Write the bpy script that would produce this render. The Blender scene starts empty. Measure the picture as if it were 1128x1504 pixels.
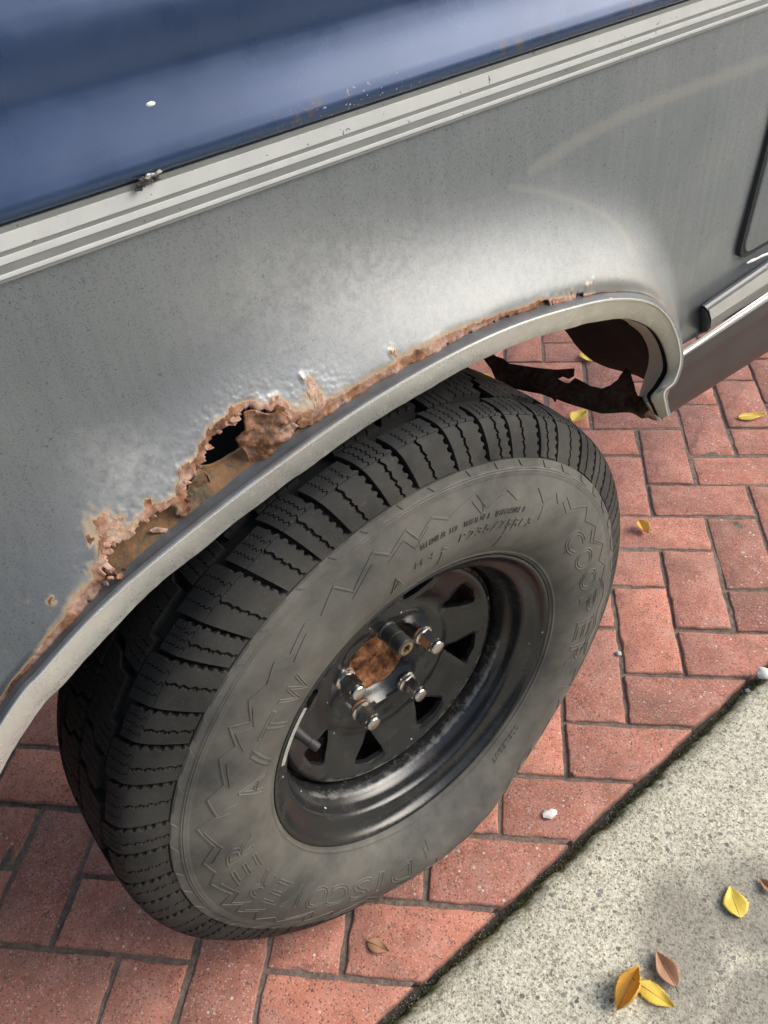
import bpy, bmesh, math, random
import numpy as np
from mathutils import Vector, Matrix, noise, geometry

random.seed(7); np.random.seed(7)
scene = bpy.context.scene
col = scene.collection
R_ = math.radians

# ------------------------------------------------------------------ camera
CAM = np.array([-1.34455, -0.91462, 1.13652])
RW = np.array([[0.78215914, -0.6168525, -0.087864], [-0.4580293, -0.47362294, -0.75225692], [0.42241715, 0.62862891, -0.65298503]])
FPX = 1188.9
cd = bpy.data.cameras.new('camera'); cam = bpy.data.objects.new('camera', cd); col.objects.link(cam)
cd.sensor_fit = 'VERTICAL'; cd.sensor_height = 36.0; cd.sensor_width = 27.0
cd.lens = FPX / 1504 * 36.0
cd.clip_start = 0.02; cd.clip_end = 400
mw = Matrix([list(RW[0]), list(-RW[1]), list(-RW[2])]).transposed().to_4x4()
mw.translation = Vector(CAM); cam.matrix_world = mw
scene.camera = cam

# ------------------------------------------------------------------ light
SUN_DIR = Vector((0.70, -0.52, 0.56)).normalized()
el = math.asin(SUN_DIR.z); az = math.atan2(SUN_DIR.x, SUN_DIR.y)
w = bpy.data.worlds.new('World'); scene.world = w; w.use_nodes = True
wn = w.node_tree.nodes; wl = w.node_tree.links
sky = wn.new('ShaderNodeTexSky'); sky.sky_type = 'NISHITA'; sky.sun_disc = False
sky.sun_elevation = el; sky.sun_rotation = az; sky.dust_density = 4.0; sky.air_density = 1.0
hs = wn.new('ShaderNodeHueSaturation'); hs.inputs['Saturation'].default_value = 0.75
wl.new(sky.outputs[0], hs.inputs['Color']); wl.new(hs.outputs[0], wn['Background'].inputs[0])
wn['Background'].inputs[1].default_value = 0.15
sd = bpy.data.lights.new('sun', 'SUN'); sun = bpy.data.objects.new('sun', sd); col.objects.link(sun)
sd.energy = 2.0; sd.angle = R_(50); sd.color = (1.0, 0.98, 0.945)
sun.rotation_euler = SUN_DIR.to_track_quat('Z', 'Y').to_euler()
vs = scene.view_settings
vs.view_transform = 'Standard'; vs.look = 'None'; vs.exposure = 0.54; vs.gamma = 1.0; vs.use_curve_mapping = False
scene.render.engine = 'CYCLES'
cy = scene.cycles; cy.max_bounces = 5; cy.diffuse_bounces = 3; cy.glossy_bounces = 3; cy.transmission_bounces = 1; cy.transparent_max_bounces = 2

# ------------------------------------------------------------------ helpers
def at(px, py, Y):
    """a point of the vertical plane y = Y seen at a pixel of the photograph"""
    d = RW.T @ np.array([(px - 564) / FPX, (py - 752) / FPX, 1.0])
    return CAM + d * ((Y - CAM[1]) / d[1])
def atz(px, py, Z=0.0):
    d = RW.T @ np.array([(px - 564) / FPX, (py - 752) / FPX, 1.0])
    return CAM + d * ((Z - CAM[2]) / d[2])
def topx(P):
    q = (np.atleast_2d(P) - CAM) @ RW.T
    return np.c_[FPX * q[:, 0] / q[:, 2] + 564, FPX * q[:, 1] / q[:, 2] + 752]
def smooth(a, b, x):
    t = np.clip((np.asarray(x, float) - a) / (b - a), 0, 1); return t * t * (3 - 2 * t)

def mesh_obj(name, verts, faces, mat=None, parent=None, angle=35, flat=False, mats=None):
    me = bpy.data.meshes.new(name)
    me.from_pydata([tuple(map(float, v)) for v in verts], [], [tuple(f) for f in faces])
    me.update()
    return link(name, me, mat, parent, angle, flat)
def link(name, me, mat=None, parent=None, angle=35, flat=False):
    if mat is not None and len(me.materials) == 0: me.materials.append(mat)
    if not flat:
        me.shade_smooth(); me.set_sharp_from_angle(angle=R_(angle))
    o = bpy.data.objects.new(name, me); col.objects.link(o)
    if parent is not None: o.parent = parent
    return o
def bm_obj(name, bm, mat=None, parent=None, angle=35, flat=False):
    me = bpy.data.meshes.new(name); bm.to_mesh(me); bm.free()
    return link(name, me, mat, parent, angle, flat)
def fix_normals(me):
    bm = bmesh.new(); bm.from_mesh(me); bmesh.ops.recalc_face_normals(bm, faces=bm.faces); bm.to_mesh(me); bm.free()
def empty(name, loc=(0, 0, 0)):
    o = bpy.data.objects.new(name, None); o.location = loc; o.empty_display_size = .1; col.objects.link(o); return o
def tag(o, label=None, cat=None, group=None, kind=None):
    if label: o['label'] = label
    if cat: o['category'] = cat
    if group: o['group'] = group
    if kind: o['kind'] = kind
    return o
def grid_faces(nr, nc, closed=False):
    f = []
    m = nc if closed else nc - 1
    for i in range(nr - 1):
        for j in range(m):
            k = (j + 1) % nc
            f.append((i * nc + j, i * nc + k, (i + 1) * nc + k, (i + 1) * nc + j))
    return f
def catmull(P, n):
    P = np.asarray(P, float)
    Q = np.vstack([2 * P[0] - P[1], P, 2 * P[-1] - P[-2]])
    L = np.r_[0, np.cumsum(np.linalg.norm(np.diff(P, axis=0), axis=1))]
    out = []
    for s in np.linspace(0, L[-1], n):
        i = min(np.searchsorted(L, s, 'right') - 1, len(P) - 2); i = max(i, 0)
        t = (s - L[i]) / (L[i + 1] - L[i] + 1e-12)
        a, b, c, d = Q[i:i + 4]
        out.append(.5 * (2 * b + (c - a) * t + (2 * a - 5 * b + 4 * c - d) * t * t + (3 * b - a - 3 * c + d) * t ** 3))
    return np.array(out)
def catmull_idx(P, u):
    """spline through P sampled at the fractional indices u"""
    P = np.asarray(P, float)
    Q = np.vstack([2 * P[0] - P[1], P, 2 * P[-1] - P[-2]])
    out = []
    for s in u:
        i = int(min(max(math.floor(s), 0), len(P) - 2)); t = s - i
        a, b, c, d = Q[i:i + 4]
        out.append(.5 * (2 * b + (c - a) * t + (2 * a - 5 * b + 4 * c - d) * t * t + (3 * b - a - 3 * c + d) * t ** 3))
    return np.array(out)
def in_poly(px, py, poly):
    px = np.asarray(px); py = np.asarray(py); r = np.zeros(px.shape, bool)
    n = len(poly)
    for i in range(n):
        x1, y1 = poly[i]; x2, y2 = poly[(i + 1) % n]
        c = ((y1 > py) != (y2 > py))
        with np.errstate(divide='ignore', invalid='ignore'):
            r ^= c & (px < (x2 - x1) * (py - y1) / (y2 - y1 + 1e-12) + x1)
    return r
def poly_dist(px, py, poly, closed=True):
    px = np.asarray(px, float); py = np.asarray(py, float); d = np.full(px.shape, 1e9)
    n = len(poly)
    for i in range(n if closed else n - 1):
        x1, y1 = poly[i]; x2, y2 = poly[(i + 1) % n]
        dx, dy = x2 - x1, y2 - y1
        t = np.clip(((px - x1) * dx + (py - y1) * dy) / (dx * dx + dy * dy + 1e-12), 0, 1)
        d = np.minimum(d, np.hypot(px - x1 - t * dx, py - y1 - t * dy))
    return d
def nz(x, y, z, s, oct_=3):
    return noise.fractal((x * s, y * s, z * s), 1.0, 2.0, oct_)

# ------------------------------------------------------------------ materials
class NT:
    def __init__(self, name, world=False):
        self.m = bpy.data.materials.new(name); self.m.use_nodes = True
        self.t = self.m.node_tree; self.b = self.t.nodes['Principled BSDF']
        self._co = None
    def n(self, typ, **kw):
        x = self.t.nodes.new(typ)
        for k, v in kw.items(): setattr(x, k, v)
        return x
    def l(self, a, b): self.t.links.new(a, b)
    def co(self):
        if self._co is None:
            g = self.n('ShaderNodeNewGeometry'); self._co = g.outputs['Position']
        return self._co
    def obco(self): return self.n('ShaderNodeTexCoord').outputs['Object']
    def noise(self, scale, detail=4, rough=.55, vec=None, dist=0.0):
        x = self.n('ShaderNodeTexNoise'); x.inputs['Scale'].default_value = scale
        x.inputs['Detail'].default_value = detail; x.inputs['Roughness'].default_value = rough
        x.inputs['Distortion'].default_value = dist
        self.l(vec or self.co(), x.inputs['Vector']); return x.outputs['Fac']
    def voro(self, scale, out='Distance', vec=None, feature='F1', rand=1.0):
        x = self.n('ShaderNodeTexVoronoi', feature=feature); x.inputs['Scale'].default_value = scale
        x.inputs['Randomness'].default_value = rand
        self.l(vec or self.co(), x.inputs['Vector']); return x.outputs[out]
    def ramp(self, fac, stops, interp='LINEAR'):
        x = self.n('ShaderNodeValToRGB'); cr = x.color_ramp; cr.interpolation = interp
        while len(cr.elements) > 1: cr.elements.remove(cr.elements[-1])
        for i, (p, c) in enumerate(stops):
            if not hasattr(c, '__len__'): c = (c, c, c)
            e = cr.elements[0] if i == 0 else cr.elements.new(p)
            e.position = p; e.color = (*c, 1)
        self.l(fac, x.inputs[0]); return x.outputs[0]
    def mix(self, fac, a, b, blend='MIX'):
        x = self.n('ShaderNodeMix', data_type='RGBA', blend_type=blend)
        for s, v in ((x.inputs[0], fac), (x.inputs[6], a), (x.inputs[7], b)):
            if hasattr(v, 'is_linked'): self.l(v, s)
            elif hasattr(v, '__len__'): s.default_value = (*v, 1) if len(v) == 3 else v
            else: s.default_value = v
        return x.outputs[2]
    def math(self, op, a, b=None, c=None, clamp=False):
        x = self.n('ShaderNodeMath', operation=op, use_clamp=clamp)
        for i, v in enumerate((a, b, c)):
            if v is None: continue
            if hasattr(v, 'is_linked'): self.l(v, x.inputs[i])
            else: x.inputs[i].default_value = v
        return x.outputs[0]
    def attr(self, name):
        x = self.n('ShaderNodeAttribute', attribute_name=name); return x.outputs['Fac']
    def rand(self): return self.n('ShaderNodeObjectInfo').outputs['Random']
    def bump(self, h, strength=.3, dist=.002, normal=None):
        x = self.n('ShaderNodeBump'); x.inputs['Strength'].default_value = strength; x.inputs['Distance'].default_value = dist
        self.l(h, x.inputs['Height'])
        if normal: self.l(normal, x.inputs['Normal'])
        return x.outputs[0]
    def set(self, color=None, rough=None, metal=None, normal=None, coat=None, spec=None, coat_rough=None):
        for k, v in (('Base Color', color), ('Roughness', rough), ('Metallic', metal), ('Normal', normal), ('Coat Weight', coat), ('Specular IOR Level', spec), ('Coat Roughness', coat_rough)):
            if v is None: continue
            s = self.b.inputs[k]
            if hasattr(v, 'is_linked'): self.l(v, s)
            elif hasattr(v, '__len__'): s.default_value = (*v, 1)
            else: s.default_value = v
        return self.m

def rust_color(t):
    a = t.ramp(t.noise(34, 5, .72), [(.27, (.045, .024, .017)), (.36, (.13, .062, .038)), (.43, (.25, .115, .055)), (.50, (.33, .185, .12)), (.56, (.40, .25, .20)), (.62, (.46, .33, .25)), (.67, (.40, .21, .07)), (.76, (.50, .37, .18))])
    b = t.ramp(t.noise(190, 3, .6), [(.28, .55), (.5, .95), (.7, 1.12)])
    return t.mix(1.0, a, b, 'MULTIPLY')
def paint_base(name, rgb, metal, rough, speck=.5):
    return NT(name)

def make_silver():
    t = NT('weathered_silver_paint')
    rust = t.attr('rust'); halo = t.attr('halo'); sheen_marks = t.attr('sheen_marks'); dirt = t.attr('dirt')
    base = t.ramp(t.noise(7, 4, .6), [(.3, (.228, .256, .280)), (.7, (.282, .308, .330))])
    # fine dull specks of oxidised paint
    sp = t.ramp(t.noise(800, 1, .5), [(.33, .72), (.43, 1.0)])
    sp2 = t.ramp(t.noise(230, 2, .7), [(.26, .55), (.34, 1.0)])
    base = t.mix(1.0, base, sp, 'MULTIPLY'); base = t.mix(1.0, base, sp2, 'MULTIPLY')
    mp = t.n('ShaderNodeMapping'); mp.inputs['Scale'].default_value = (150, 150, 5); t.l(t.co(), mp.inputs['Vector'])
    sk = t.ramp(t.noise(1.0, 3, .6, mp.outputs[0]), [(.3, .93), (.7, 1.05)])
    base = t.mix(1.0, base, sk, 'MULTIPLY')
    mp2 = t.n('ShaderNodeMapping'); mp2.inputs['Scale'].default_value = (9, 9, 60); mp2.inputs['Rotation'].default_value = (0, .5, 0); t.l(t.co(), mp2.inputs['Vector'])
    scr = t.ramp(t.noise(1.6, 2, .5, mp2.outputs[0], 1.2), [(.695, 0.0), (.70, .28), (.705, 0.0)])
    base = t.mix(scr, base, (.5, .5, .5))
    # chalky grain, then the flare's brightness painted into the colour
    ch = t.math('MULTIPLY', t.ramp(t.noise(120, 6, .85), [(.38, 0.0), (.60, 1.0)]), t.attr('chalk_light'))
    base = t.mix(t.math('MULTIPLY', ch, .40), base, (.54, .54, .525))
    base = t.mix(t.math('MULTIPLY', t.attr('chalk_light'), .38), base, (.60, .60, .585))
    base = t.mix(t.math('MULTIPLY', halo, .75), base, (.56, .58, .60))  # pale blistered paint round the holes, lightened further to brighten the flare
    base = t.mix(t.math('MULTIPLY', sheen_marks, .5), base, (.40, .39, .37))  # reflection arc and crease highlight mixed into the colour
    base = t.mix(t.math('MULTIPLY', dirt, t.ramp(t.noise(60, 5), [(.35, .1), (.65, .8)])), base, (.27, .24, .20))
    # yellow-brown staining then rust
    n = t.noise(150, 5, .7); n2 = t.noise(45, 4, .6)
    s = t.math('ADD', rust, t.math('MULTIPLY', t.math('SUBTRACT', n2, .5), .8))
    s = t.math('ADD', s, t.math('MULTIPLY', t.math('SUBTRACT', n, .5), .5))
    stain = t.ramp(s, [(.12, 0.0), (.48, 1.0)])
    rfac = t.ramp(s, [(.46, 0.0), (.56, 1.0)])
    c = t.mix(t.math('MULTIPLY', stain, .8), base, (.40, .26, .11))
    spot = t.math('MULTIPLY', t.ramp(t.noise(85, 3, .6), [(.63, 0.0), (.69, 1.0)]), t.math('MULTIPLY', halo, halo))
    c = t.mix(t.math('MULTIPLY', spot, .8), c, (.34, .17, .06))
    c = t.mix(rfac, c, rust_color(t))
    rough = t.ramp(rfac, [(0, .41), (1, .9)])
    met = t.math('MULTIPLY', t.math('SUBTRACT', 1.0, stain, clamp=True), .80)
    met = t.math('MULTIPLY', met, t.math('SUBTRACT', 1.0, t.math('MULTIPLY', ch, .6)))
    bub = t.math('MULTIPLY', t.ramp(t.voro(250, feature='SMOOTH_F1'), [(.0, 1.0), (.6, 0.0)]), t.math('MAXIMUM', halo, rust))
    h = t.math('ADD', t.math('MULTIPLY', bub, .34), t.math('MULTIPLY', rfac, t.noise(75, 4, .6)))
    nrm = t.bump(h, .45, .0022)
    return t.set(c, rough, met, nrm, spec=.4)
def make_blue():
    t = NT('weathered_blue_paint')
    base = t.ramp(t.noise(9, 4, .6), [(.3, (.028, .052, .115)), (.7, (.037, .065, .140))])
    sp = t.ramp(t.noise(420, 2, .5), [(.66, 0.0), (.70, 1.0)])
    base = t.mix(t.math('MULTIPLY', sp, t.attr('chips')), base, (.7, .7, .68))
    base = t.mix(t.math('MULTIPLY', t.attr('rust'), t.ramp(t.noise(90, 4), [(.52, 0.0), (.62, 1.0)])), base, (.10, .08, .07))
    r = t.ramp(t.noise(30, 3), [(.3, .24), (.7, .36)])
    return t.set(base, r, .34, None, coat=.18, coat_rough=.08)
def make_tape():
    t = NT('off_white_stripe_tape')
    base = t.ramp(t.noise(40, 4), [(.3, (.42, .435, .43)), (.7, (.48, .495, .485))])
    ch = t.ramp(t.noise(170, 3, .65), [(.30, 1.0), (.325, 0.0)])
    base = t.mix(ch, base, (.06, .06, .065))
    return t.set(base, .45, 0.0, t.bump(t.noise(400, 2), .05, .001))
def make_grey_tape():
    t = NT('grey_stripe_tape')
    base = t.ramp(t.noise(30, 4), [(.3, (.17, .18, .178)), (.7, (.21, .22, .218))])
    ch = t.ramp(t.noise(300, 3, .6), [(.27, 1.0), (.30, 0.0)])
    return t.set(t.mix(ch, base, (.05, .05, .055)), .5, .2)
def make_trim():
    t = NT('brushed_bright_trim')
    d = t.attr('dirt')
    n = t.math('ADD', t.math('MULTIPLY', d, .9), t.math('SUBTRACT', t.noise(70, 5, .7), .55))
    f = t.ramp(n, [(.15, 0.0), (.6, 1.0)])
    sc = t.ramp(t.noise(26, 3, .6, dist=1.0), [(.58, 0.0), (.74, .4)])
    base = t.mix(f, (.66, .66, .635), (.45, .42, .345))
    base = t.mix(sc, base, (.72, .66, .52))
    r = t.ramp(n, [(.0, .26), (.6, .7)])
    m = t.ramp(f, [(0, .62), (1, .12)])
    return t.set(base, r, m, t.bump(t.noise(60, 3, .55), .06, .002))
def simple(name, rgb, rough=.5, metal=0.0, var=.25, scale=60, bump=.1, bscale=300, coat=None, spec=None):
    t = NT(name)
    c = t.ramp(t.noise(scale, 5, .6), [(.3, tuple(x * (1 - var) for x in rgb)), (.7, tuple(min(1, x * (1 + var)) for x in rgb))])
    return t.set(c, rough, metal, t.bump(t.noise(bscale, 4), bump, .002), coat=coat, spec=spec)
def make_rubber(name, dust, k=1.0, spec=.35):
    t = NT(name)
    c = t.ramp(t.noise(25, 5, .6), [(.3, (.018 * k, .0195 * k, .021 * k)), (.7, (.030 * k, .0315 * k, .033 * k))])
    d = t.ramp(t.noise(14, 6, .65), [(.32, .25), (.7, 1.0)])
    sp = t.ramp(t.noise(1100, 2, .5), [(.70, 0.0), (.74, 1.0)])
    if k < 1:
        sx = t.n('ShaderNodeSeparateXYZ'); t.l(t.co(), sx.inputs[0])
        mr = t.n('ShaderNodeMapRange'); mr.inputs['From Min'].default_value = -.425; mr.inputs['From Max'].default_value = -.452; t.l(sx.outputs[1], mr.inputs['Value'])
        dust = t.math('ADD', t.math('MULTIPLY', mr.outputs[0], .30), dust)
    c = t.mix(t.math('MULTIPLY', d, dust), c, (.172, .163, .142))
    # brown bloom and scuffs
    st = t.ramp(t.noise(11, 6, .75, dist=1.2), [(.50, 0.0), (.72, .6)])
    c = t.mix(t.math('MULTIPLY', st, dust), c, (.125, .105, .082))
    c = t.mix(t.math('MULTIPLY', sp, .5), c, (.30, .29, .27))
    return t.set(c, t.ramp(t.noise(60, 3), [(.3, .58), (.7, .78)]), 0.0, t.bump(t.noise(420, 3, .65), .12, .0015), spec=spec)
def make_rim():
    t = NT('chipped_black_wheel_paint')
    wear_glint = t.attr('wear_glint'); rust = t.attr('rust')
    base = t.ramp(t.noise(20, 4), [(.3, (.008, .009, .010)), (.7, (.016, .017, .018))])
    dust = t.ramp(t.noise(30, 5, .7), [(.50, 0.0), (.85, .4)])
    base = t.mix(dust, base, (.07, .06, .05))
    wn_ = t.math('ADD', wear_glint, t.math('MULTIPLY', t.math('SUBTRACT', t.noise(90, 6, .75), .5), 1.3))
    wf = t.ramp(wn_, [(.50, 0.0), (.78, .7)])
    base = t.mix(wf, base, (.17, .17, .165))
    rn = t.math('ADD', rust, t.math('MULTIPLY', t.math('SUBTRACT', t.noise(70, 5, .7), .5), 1.2))
    rf = t.ramp(rn, [(.52, 0.0), (.74, .9)])
    base = t.mix(rf, base, rust_color(t))
    sp = t.ramp(t.noise(110, 1, .4), [(.80, 0.0), (.81, 1.0)])
    base = t.mix(sp, base, (.7, .7, .68))
    r = t.ramp(rf, [(0, .24), (1, .85)])
    r = t.mix(dust, r, (.55, .55, .55))
    return t.set(base, r, 0.0, t.bump(t.math('ADD', t.noise(260, 3), t.math('MULTIPLY', rf, t.noise(300, 3))), .08, .002), spec=.55)
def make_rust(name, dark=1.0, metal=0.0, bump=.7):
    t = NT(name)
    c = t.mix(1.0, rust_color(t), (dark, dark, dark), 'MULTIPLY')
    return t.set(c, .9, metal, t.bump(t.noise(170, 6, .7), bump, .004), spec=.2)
def make_inner():
    t = NT('rusted_inner_steel')
    n = t.noise(24, 6, .75, dist=.8)
    c = t.ramp(n, [(.30, (.06, .052, .042)), (.41, (.15, .13, .10)), (.48, (.25, .15, .08)), (.54, (.20, .12, .07)), (.62, (.11, .105, .095)), (.72, (.22, .19, .14))])
    c = t.mix(.5, c, t.ramp(t.noise(120, 5, .7), [(.3, (.08, .06, .04)), (.7, (.45, .33, .2))]), 'OVERLAY')
    return t.set(c, .85, 0.0, t.bump(t.noise(110, 5, .7), .5, .003), spec=.25)
def make_hub():
    t = NT('flaky_orange_hub_rust')
    c = t.ramp(t.noise(75, 5, .7), [(.28, (.025, .013, .010)), (.40, (.085, .038, .024)), (.50, (.19, .082, .040)), (.60, (.33, .165, .075)), (.72, (.46, .28, .15))])
    return t.set(c, .92, 0.0, t.bump(t.noise(130, 6, .75), .8, .004), spec=.15)
def make_chrome():
    t = NT('worn_chrome_nut')
    f = t.ramp(t.noise(220, 4, .7), [(.64, 0.0), (.76, .6)])
    c = t.mix(f, (.62, .61, .58), (.25, .16, .09))
    return t.set(c, t.ramp(f, [(0, .22), (1, .7)]), 1.0, t.bump(t.noise(300, 3), .1, .001))
def make_brick():
    t = NT('red_concrete_paver')
    oc = t.obco(); rnd = t.rand()
    mp = t.n('ShaderNodeVectorMath', operation='ADD'); sc = t.n('ShaderNodeVectorMath', operation='SCALE')
    cmb = t.n('ShaderNodeCombineXYZ'); t.l(rnd, cmb.inputs[0]); t.l(rnd, cmb.inputs[1]); t.l(rnd, cmb.inputs[2])
    t.l(cmb.outputs[0], sc.inputs[0]); sc.inputs['Scale'].default_value = 37.0
    t.l(oc, mp.inputs[0]); t.l(sc.outputs[0], mp.inputs[1]); v = mp.outputs[0]
    base = t.ramp(t.noise(28, 5, .65, v), [(.28, (.42, .165, .112)), (.5, (.56, .23, .165)), (.75, (.64, .31, .235))])
    tint = t.ramp(rnd, [(0, (.74, .78, .82)), (.35, (.95, .95, .97)), (.7, (1.03, 1, .98)), (1, (1.14, 1.1, 1.06))])
    base = t.mix(1.0, base, tint, 'MULTIPLY')
    g1 = t.voro(330, 'Color', v); gs = t.n('ShaderNodeSeparateColor'); t.l(g1, gs.inputs[0])
    light = t.ramp(gs.outputs[0], [(.60, 0.0), (.68, 1.0)]); dark = t.ramp(gs.outputs[1], [(.66, 0.0), (.74, 1.0)])
    dist = t.ramp(t.voro(330, 'Distance', v), [(.35, 1.0), (.5, 0.0)])
    light = t.math('MULTIPLY', light, dist); dark = t.math('MULTIPLY', dark, dist)
    base = t.mix(t.math('MULTIPLY', light, .75), base, (.62, .44, .36))
    base = t.mix(t.math('MULTIPLY', dark, .8), base, (.10, .065, .055))
    g3 = t.voro(160, 'Color', v); gs3 = t.n('ShaderNodeSeparateColor'); t.l(g3, gs3.inputs[0])
    big = t.math('MULTIPLY', t.ramp(gs3.outputs[0], [(.93, 0.0), (.94, 1.0)]), t.ramp(t.voro(160, 'Distance', v), [(.28, 1.0), (.36, 0.0)]))
    base = t.mix(big, base, t.ramp(gs3.outputs[2], [(.3, (.12, .10, .095)), (.7, (.66, .60, .54))]))
    grime = t.ramp(t.noise(9, 6, .7), [(.46, 0.0), (.74, .6)])
    base = t.mix(grime, base, (.25, .165, .135))
    pale = t.ramp(t.noise(21, 5, .7, v), [(.55, 0.0), (.75, .5)])
    base = t.mix(pale, base, (.56, .36, .29))
    edge = t.math('MULTIPLY', t.attr('edge'), .62)
    base = t.mix(t.math('MULTIPLY', edge, t.ramp(t.noise(60, 5, .7, v), [(.35, .25), (.6, .95)])), base, (.16, .125, .10))
    return t.set(base, .88, 0.0, t.bump(t.noise(330, 3, .75, v), .7, .0026), spec=.25)
def make_dirt():
    t = NT('gritty_joint_dirt')
    c = t.ramp(t.noise(90, 6, .7), [(.3, (.13, .10, .08)), (.55, (.26, .205, .168)), (.8, (.37, .31, .26))])
    sp = t.ramp(t.noise(700, 2), [(.68, 0.0), (.72, 1.0)])
    c = t.mix(sp, c, (.4, .38, .34))
    return t.set(c, .95, 0.0, t.bump(t.noise(260, 6, .75), 1.0, .004), spec=.1)
def make_concrete():
    t = NT('exposed_sand_concrete')
    base = t.ramp(t.noise(250, 5, .85), [(.34, (.10, .088, .066)), (.42, (.30, .272, .205)), (.49, (.53, .50, .395)), (.56, (.66, .63, .51)), (.68, (.84, .81, .69))])
    base = t.mix(1.0, base, t.ramp(t.noise(6, 5, .6), [(.3, 1.0), (.7, 1.22)]), 'MULTIPLY')
    st = t.attr('stain')
    sn = t.math('ADD', st, t.math('MULTIPLY', t.math('SUBTRACT', t.noise(13, 6, .75), .5), 1.5))
    stain = t.ramp(sn, [(.22, 0.0), (.85, 1.0)])
    def grains(scale, lo, stops):
        v = t.voro(scale, 'Color'); s = t.n('ShaderNodeSeparateColor'); t.l(v, s.inputs[0])
        m = t.math('MULTIPLY', t.ramp(s.outputs[0], [(lo, 0.0), (lo + .03, 1.0)]), t.ramp(t.voro(scale, 'Distance'), [(.42, 1.0), (.56, 0.0)]))
        return m, t.ramp(s.outputs[1], stops)
    m1, c1 = grains(330, .62, [(0, (.07, .065, .055)), (.22, (.20, .18, .14)), (.42, (.46, .43, .34)), (.62, (.70, .67, .55)), (1, (.86, .83, .70))])
    base = t.mix(t.math('MULTIPLY', m1, .8), base, c1)
    m2, c2 = grains(150, .88, [(0, (.05, .05, .047)), (.35, (.20, .20, .19)), (.6, (.40, .34, .24)), (.75, (.66, .64, .57)), (1, (.76, .74, .66))])
    base = t.mix(t.math('MULTIPLY', m2, .8), base, c2)
    base = t.mix(t.math('MULTIPLY', stain, .58), base, (.165, .152, .13))
    moss = t.math('MULTIPLY', t.attr('moss'), t.ramp(t.noise(55, 5, .7), [(.35, .2), (.6, 1.0)]))
    base = t.mix(moss, base, (.10, .10, .035))
    return t.set(base, t.ramp(stain, [(0, .92), (1, .8)]), 0.0, t.bump(t.noise(380, 3, .75), .7, .003), spec=.25)
def make_leaf(name, a, b, vein):
    t = NT(name)
    oc = t.obco()
    c = t.ramp(t.noise(60, 4, .6, oc), [(.3, a), (.7, b)])
    c = t.mix(t.ramp(t.noise(260, 3, .6, oc), [(.66, 0.0), (.72, .8)]), c, vein)
    t.set(c, .55, 0.0, t.bump(t.noise(200, 3, .6, oc), .2, .001))
    t.b.inputs['Subsurface Weight'].default_value = 0.0
    return t.m

M = dict(silver=make_silver(), blue=make_blue(), tape=make_tape(), gtape=make_grey_tape(), trim=make_trim(), rim=make_rim(),
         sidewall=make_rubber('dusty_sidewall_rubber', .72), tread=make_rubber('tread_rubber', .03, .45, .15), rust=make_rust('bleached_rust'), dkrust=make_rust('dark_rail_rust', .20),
         inner=make_inner(), hub=make_hub(), chrome=make_chrome(), brick=make_brick(), dirt=make_dirt(), concrete=make_concrete())
M['sill'] = simple('dull_brown_grey_sill_paint', (.046, .043, .046), .42, .3, .15, 20, .03)
M['black'] = simple('black_underseal', (.006, .0058, .006), .8, 0, .3, 40, .5, 120, None, .08)
M['gasket'] = simple('black_rubber_gasket', (.02, .02, .021), .6, 0, .3, 60, .2)
M['bead'] = simple('dark_grey_bead', (.105, .112, .118), .45, 0, .25, 50, .1)
M['mould'] = simple('grey_vinyl_moulding', (.17, .175, .18), .5, 0, .12, 40, .08)
M['mould_end'] = simple('dark_moulding_end', (.055, .057, .06), .6, 0, .2, 60, .1)
M['insert'] = simple('bright_moulding_insert', (.48, .485, .47), .45, .5, .08, 40, .04)
M['drum'] = simple('dark_rusty_drum', (.05, .033, .026), .85, 0, .5, 50, .5, 140)
M['lock'] = simple('dark_grey_lock_nut', (.10, .11, .105), .38, .7, .25, 120, .08)
M['brass'] = simple('tarnished_brass', (.36, .26, .14), .5, .8, .3, 200, .2)
M['weight'] = simple('dull_lead_weight', (.42, .41, .38), .55, .4, .2, 90, .2)
M['white'] = simple('white_chip', (.78, .78, .75), .6, 0, .08, 80, .1)
M['stone'] = simple('grey_pebble', (.42, .41, .38), .85, 0, .3, 120, .4)
M['paleStone'] = simple('pale_pebble', (.66, .64, .60), .85, 0, .2, 120, .4)
M['moss'] = simple('olive_moss', (.075, .082, .022), .95, 0, .5, 70, .3)
M['leafY'] = make_leaf('yellow_leaf_blade', (.66, .45, .05), (.74, .55, .09), (.50, .30, .05))
M['leafO'] = make_leaf('orange_leaf_blade', (.58, .31, .05), (.70, .42, .07), (.36, .15, .04))
M['leafB'] = make_leaf('brown_leaf_blade', (.30, .15, .08), (.40, .22, .12), (.16, .07, .04))
M['vein'] = simple('leaf_midrib', (.42, .27, .06), .6)
M['veinB'] = simple('brown_leaf_midrib', (.10, .05, .03), .6)

# ------------------------------------------------------------------ ground
P_ = 0.1016
S2 = 2 ** -.5
def lat(u, v, z=0.0):        # paver lattice (u, v) -> world
    return np.array([(u - v) * S2 * P_, -(u + v) * S2 * P_, z])
KERB_Y = -0.574              # pavers are cut along this line
CON_Y = -0.5885               # edge of the concrete strip

g = mesh_obj('ground', [(-60, -60, -.06), (60, -60, -.06), (60, 60, -.06), (-60, 60, -.06)], [(0, 1, 2, 3)], M['dirt'], flat=True)
tag(g, kind='structure')
# sand bed showing in the joints: a gently uneven sheet
paving = mesh_obj('brick_paving', *(lambda nx, ny: ([(-4 + 8 * i / nx, KERB_Y + .003 + (5.0) * j / ny, -.0036 + .0024 * nz(-4 + 8 * i / nx, 5.0 * j / ny, 0, 14)) for j in range(ny + 1) for i in range(nx + 1)], grid_faces(ny + 1, nx + 1)))(260, 160), M['dirt'])
tag(paving, kind='structure')

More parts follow.
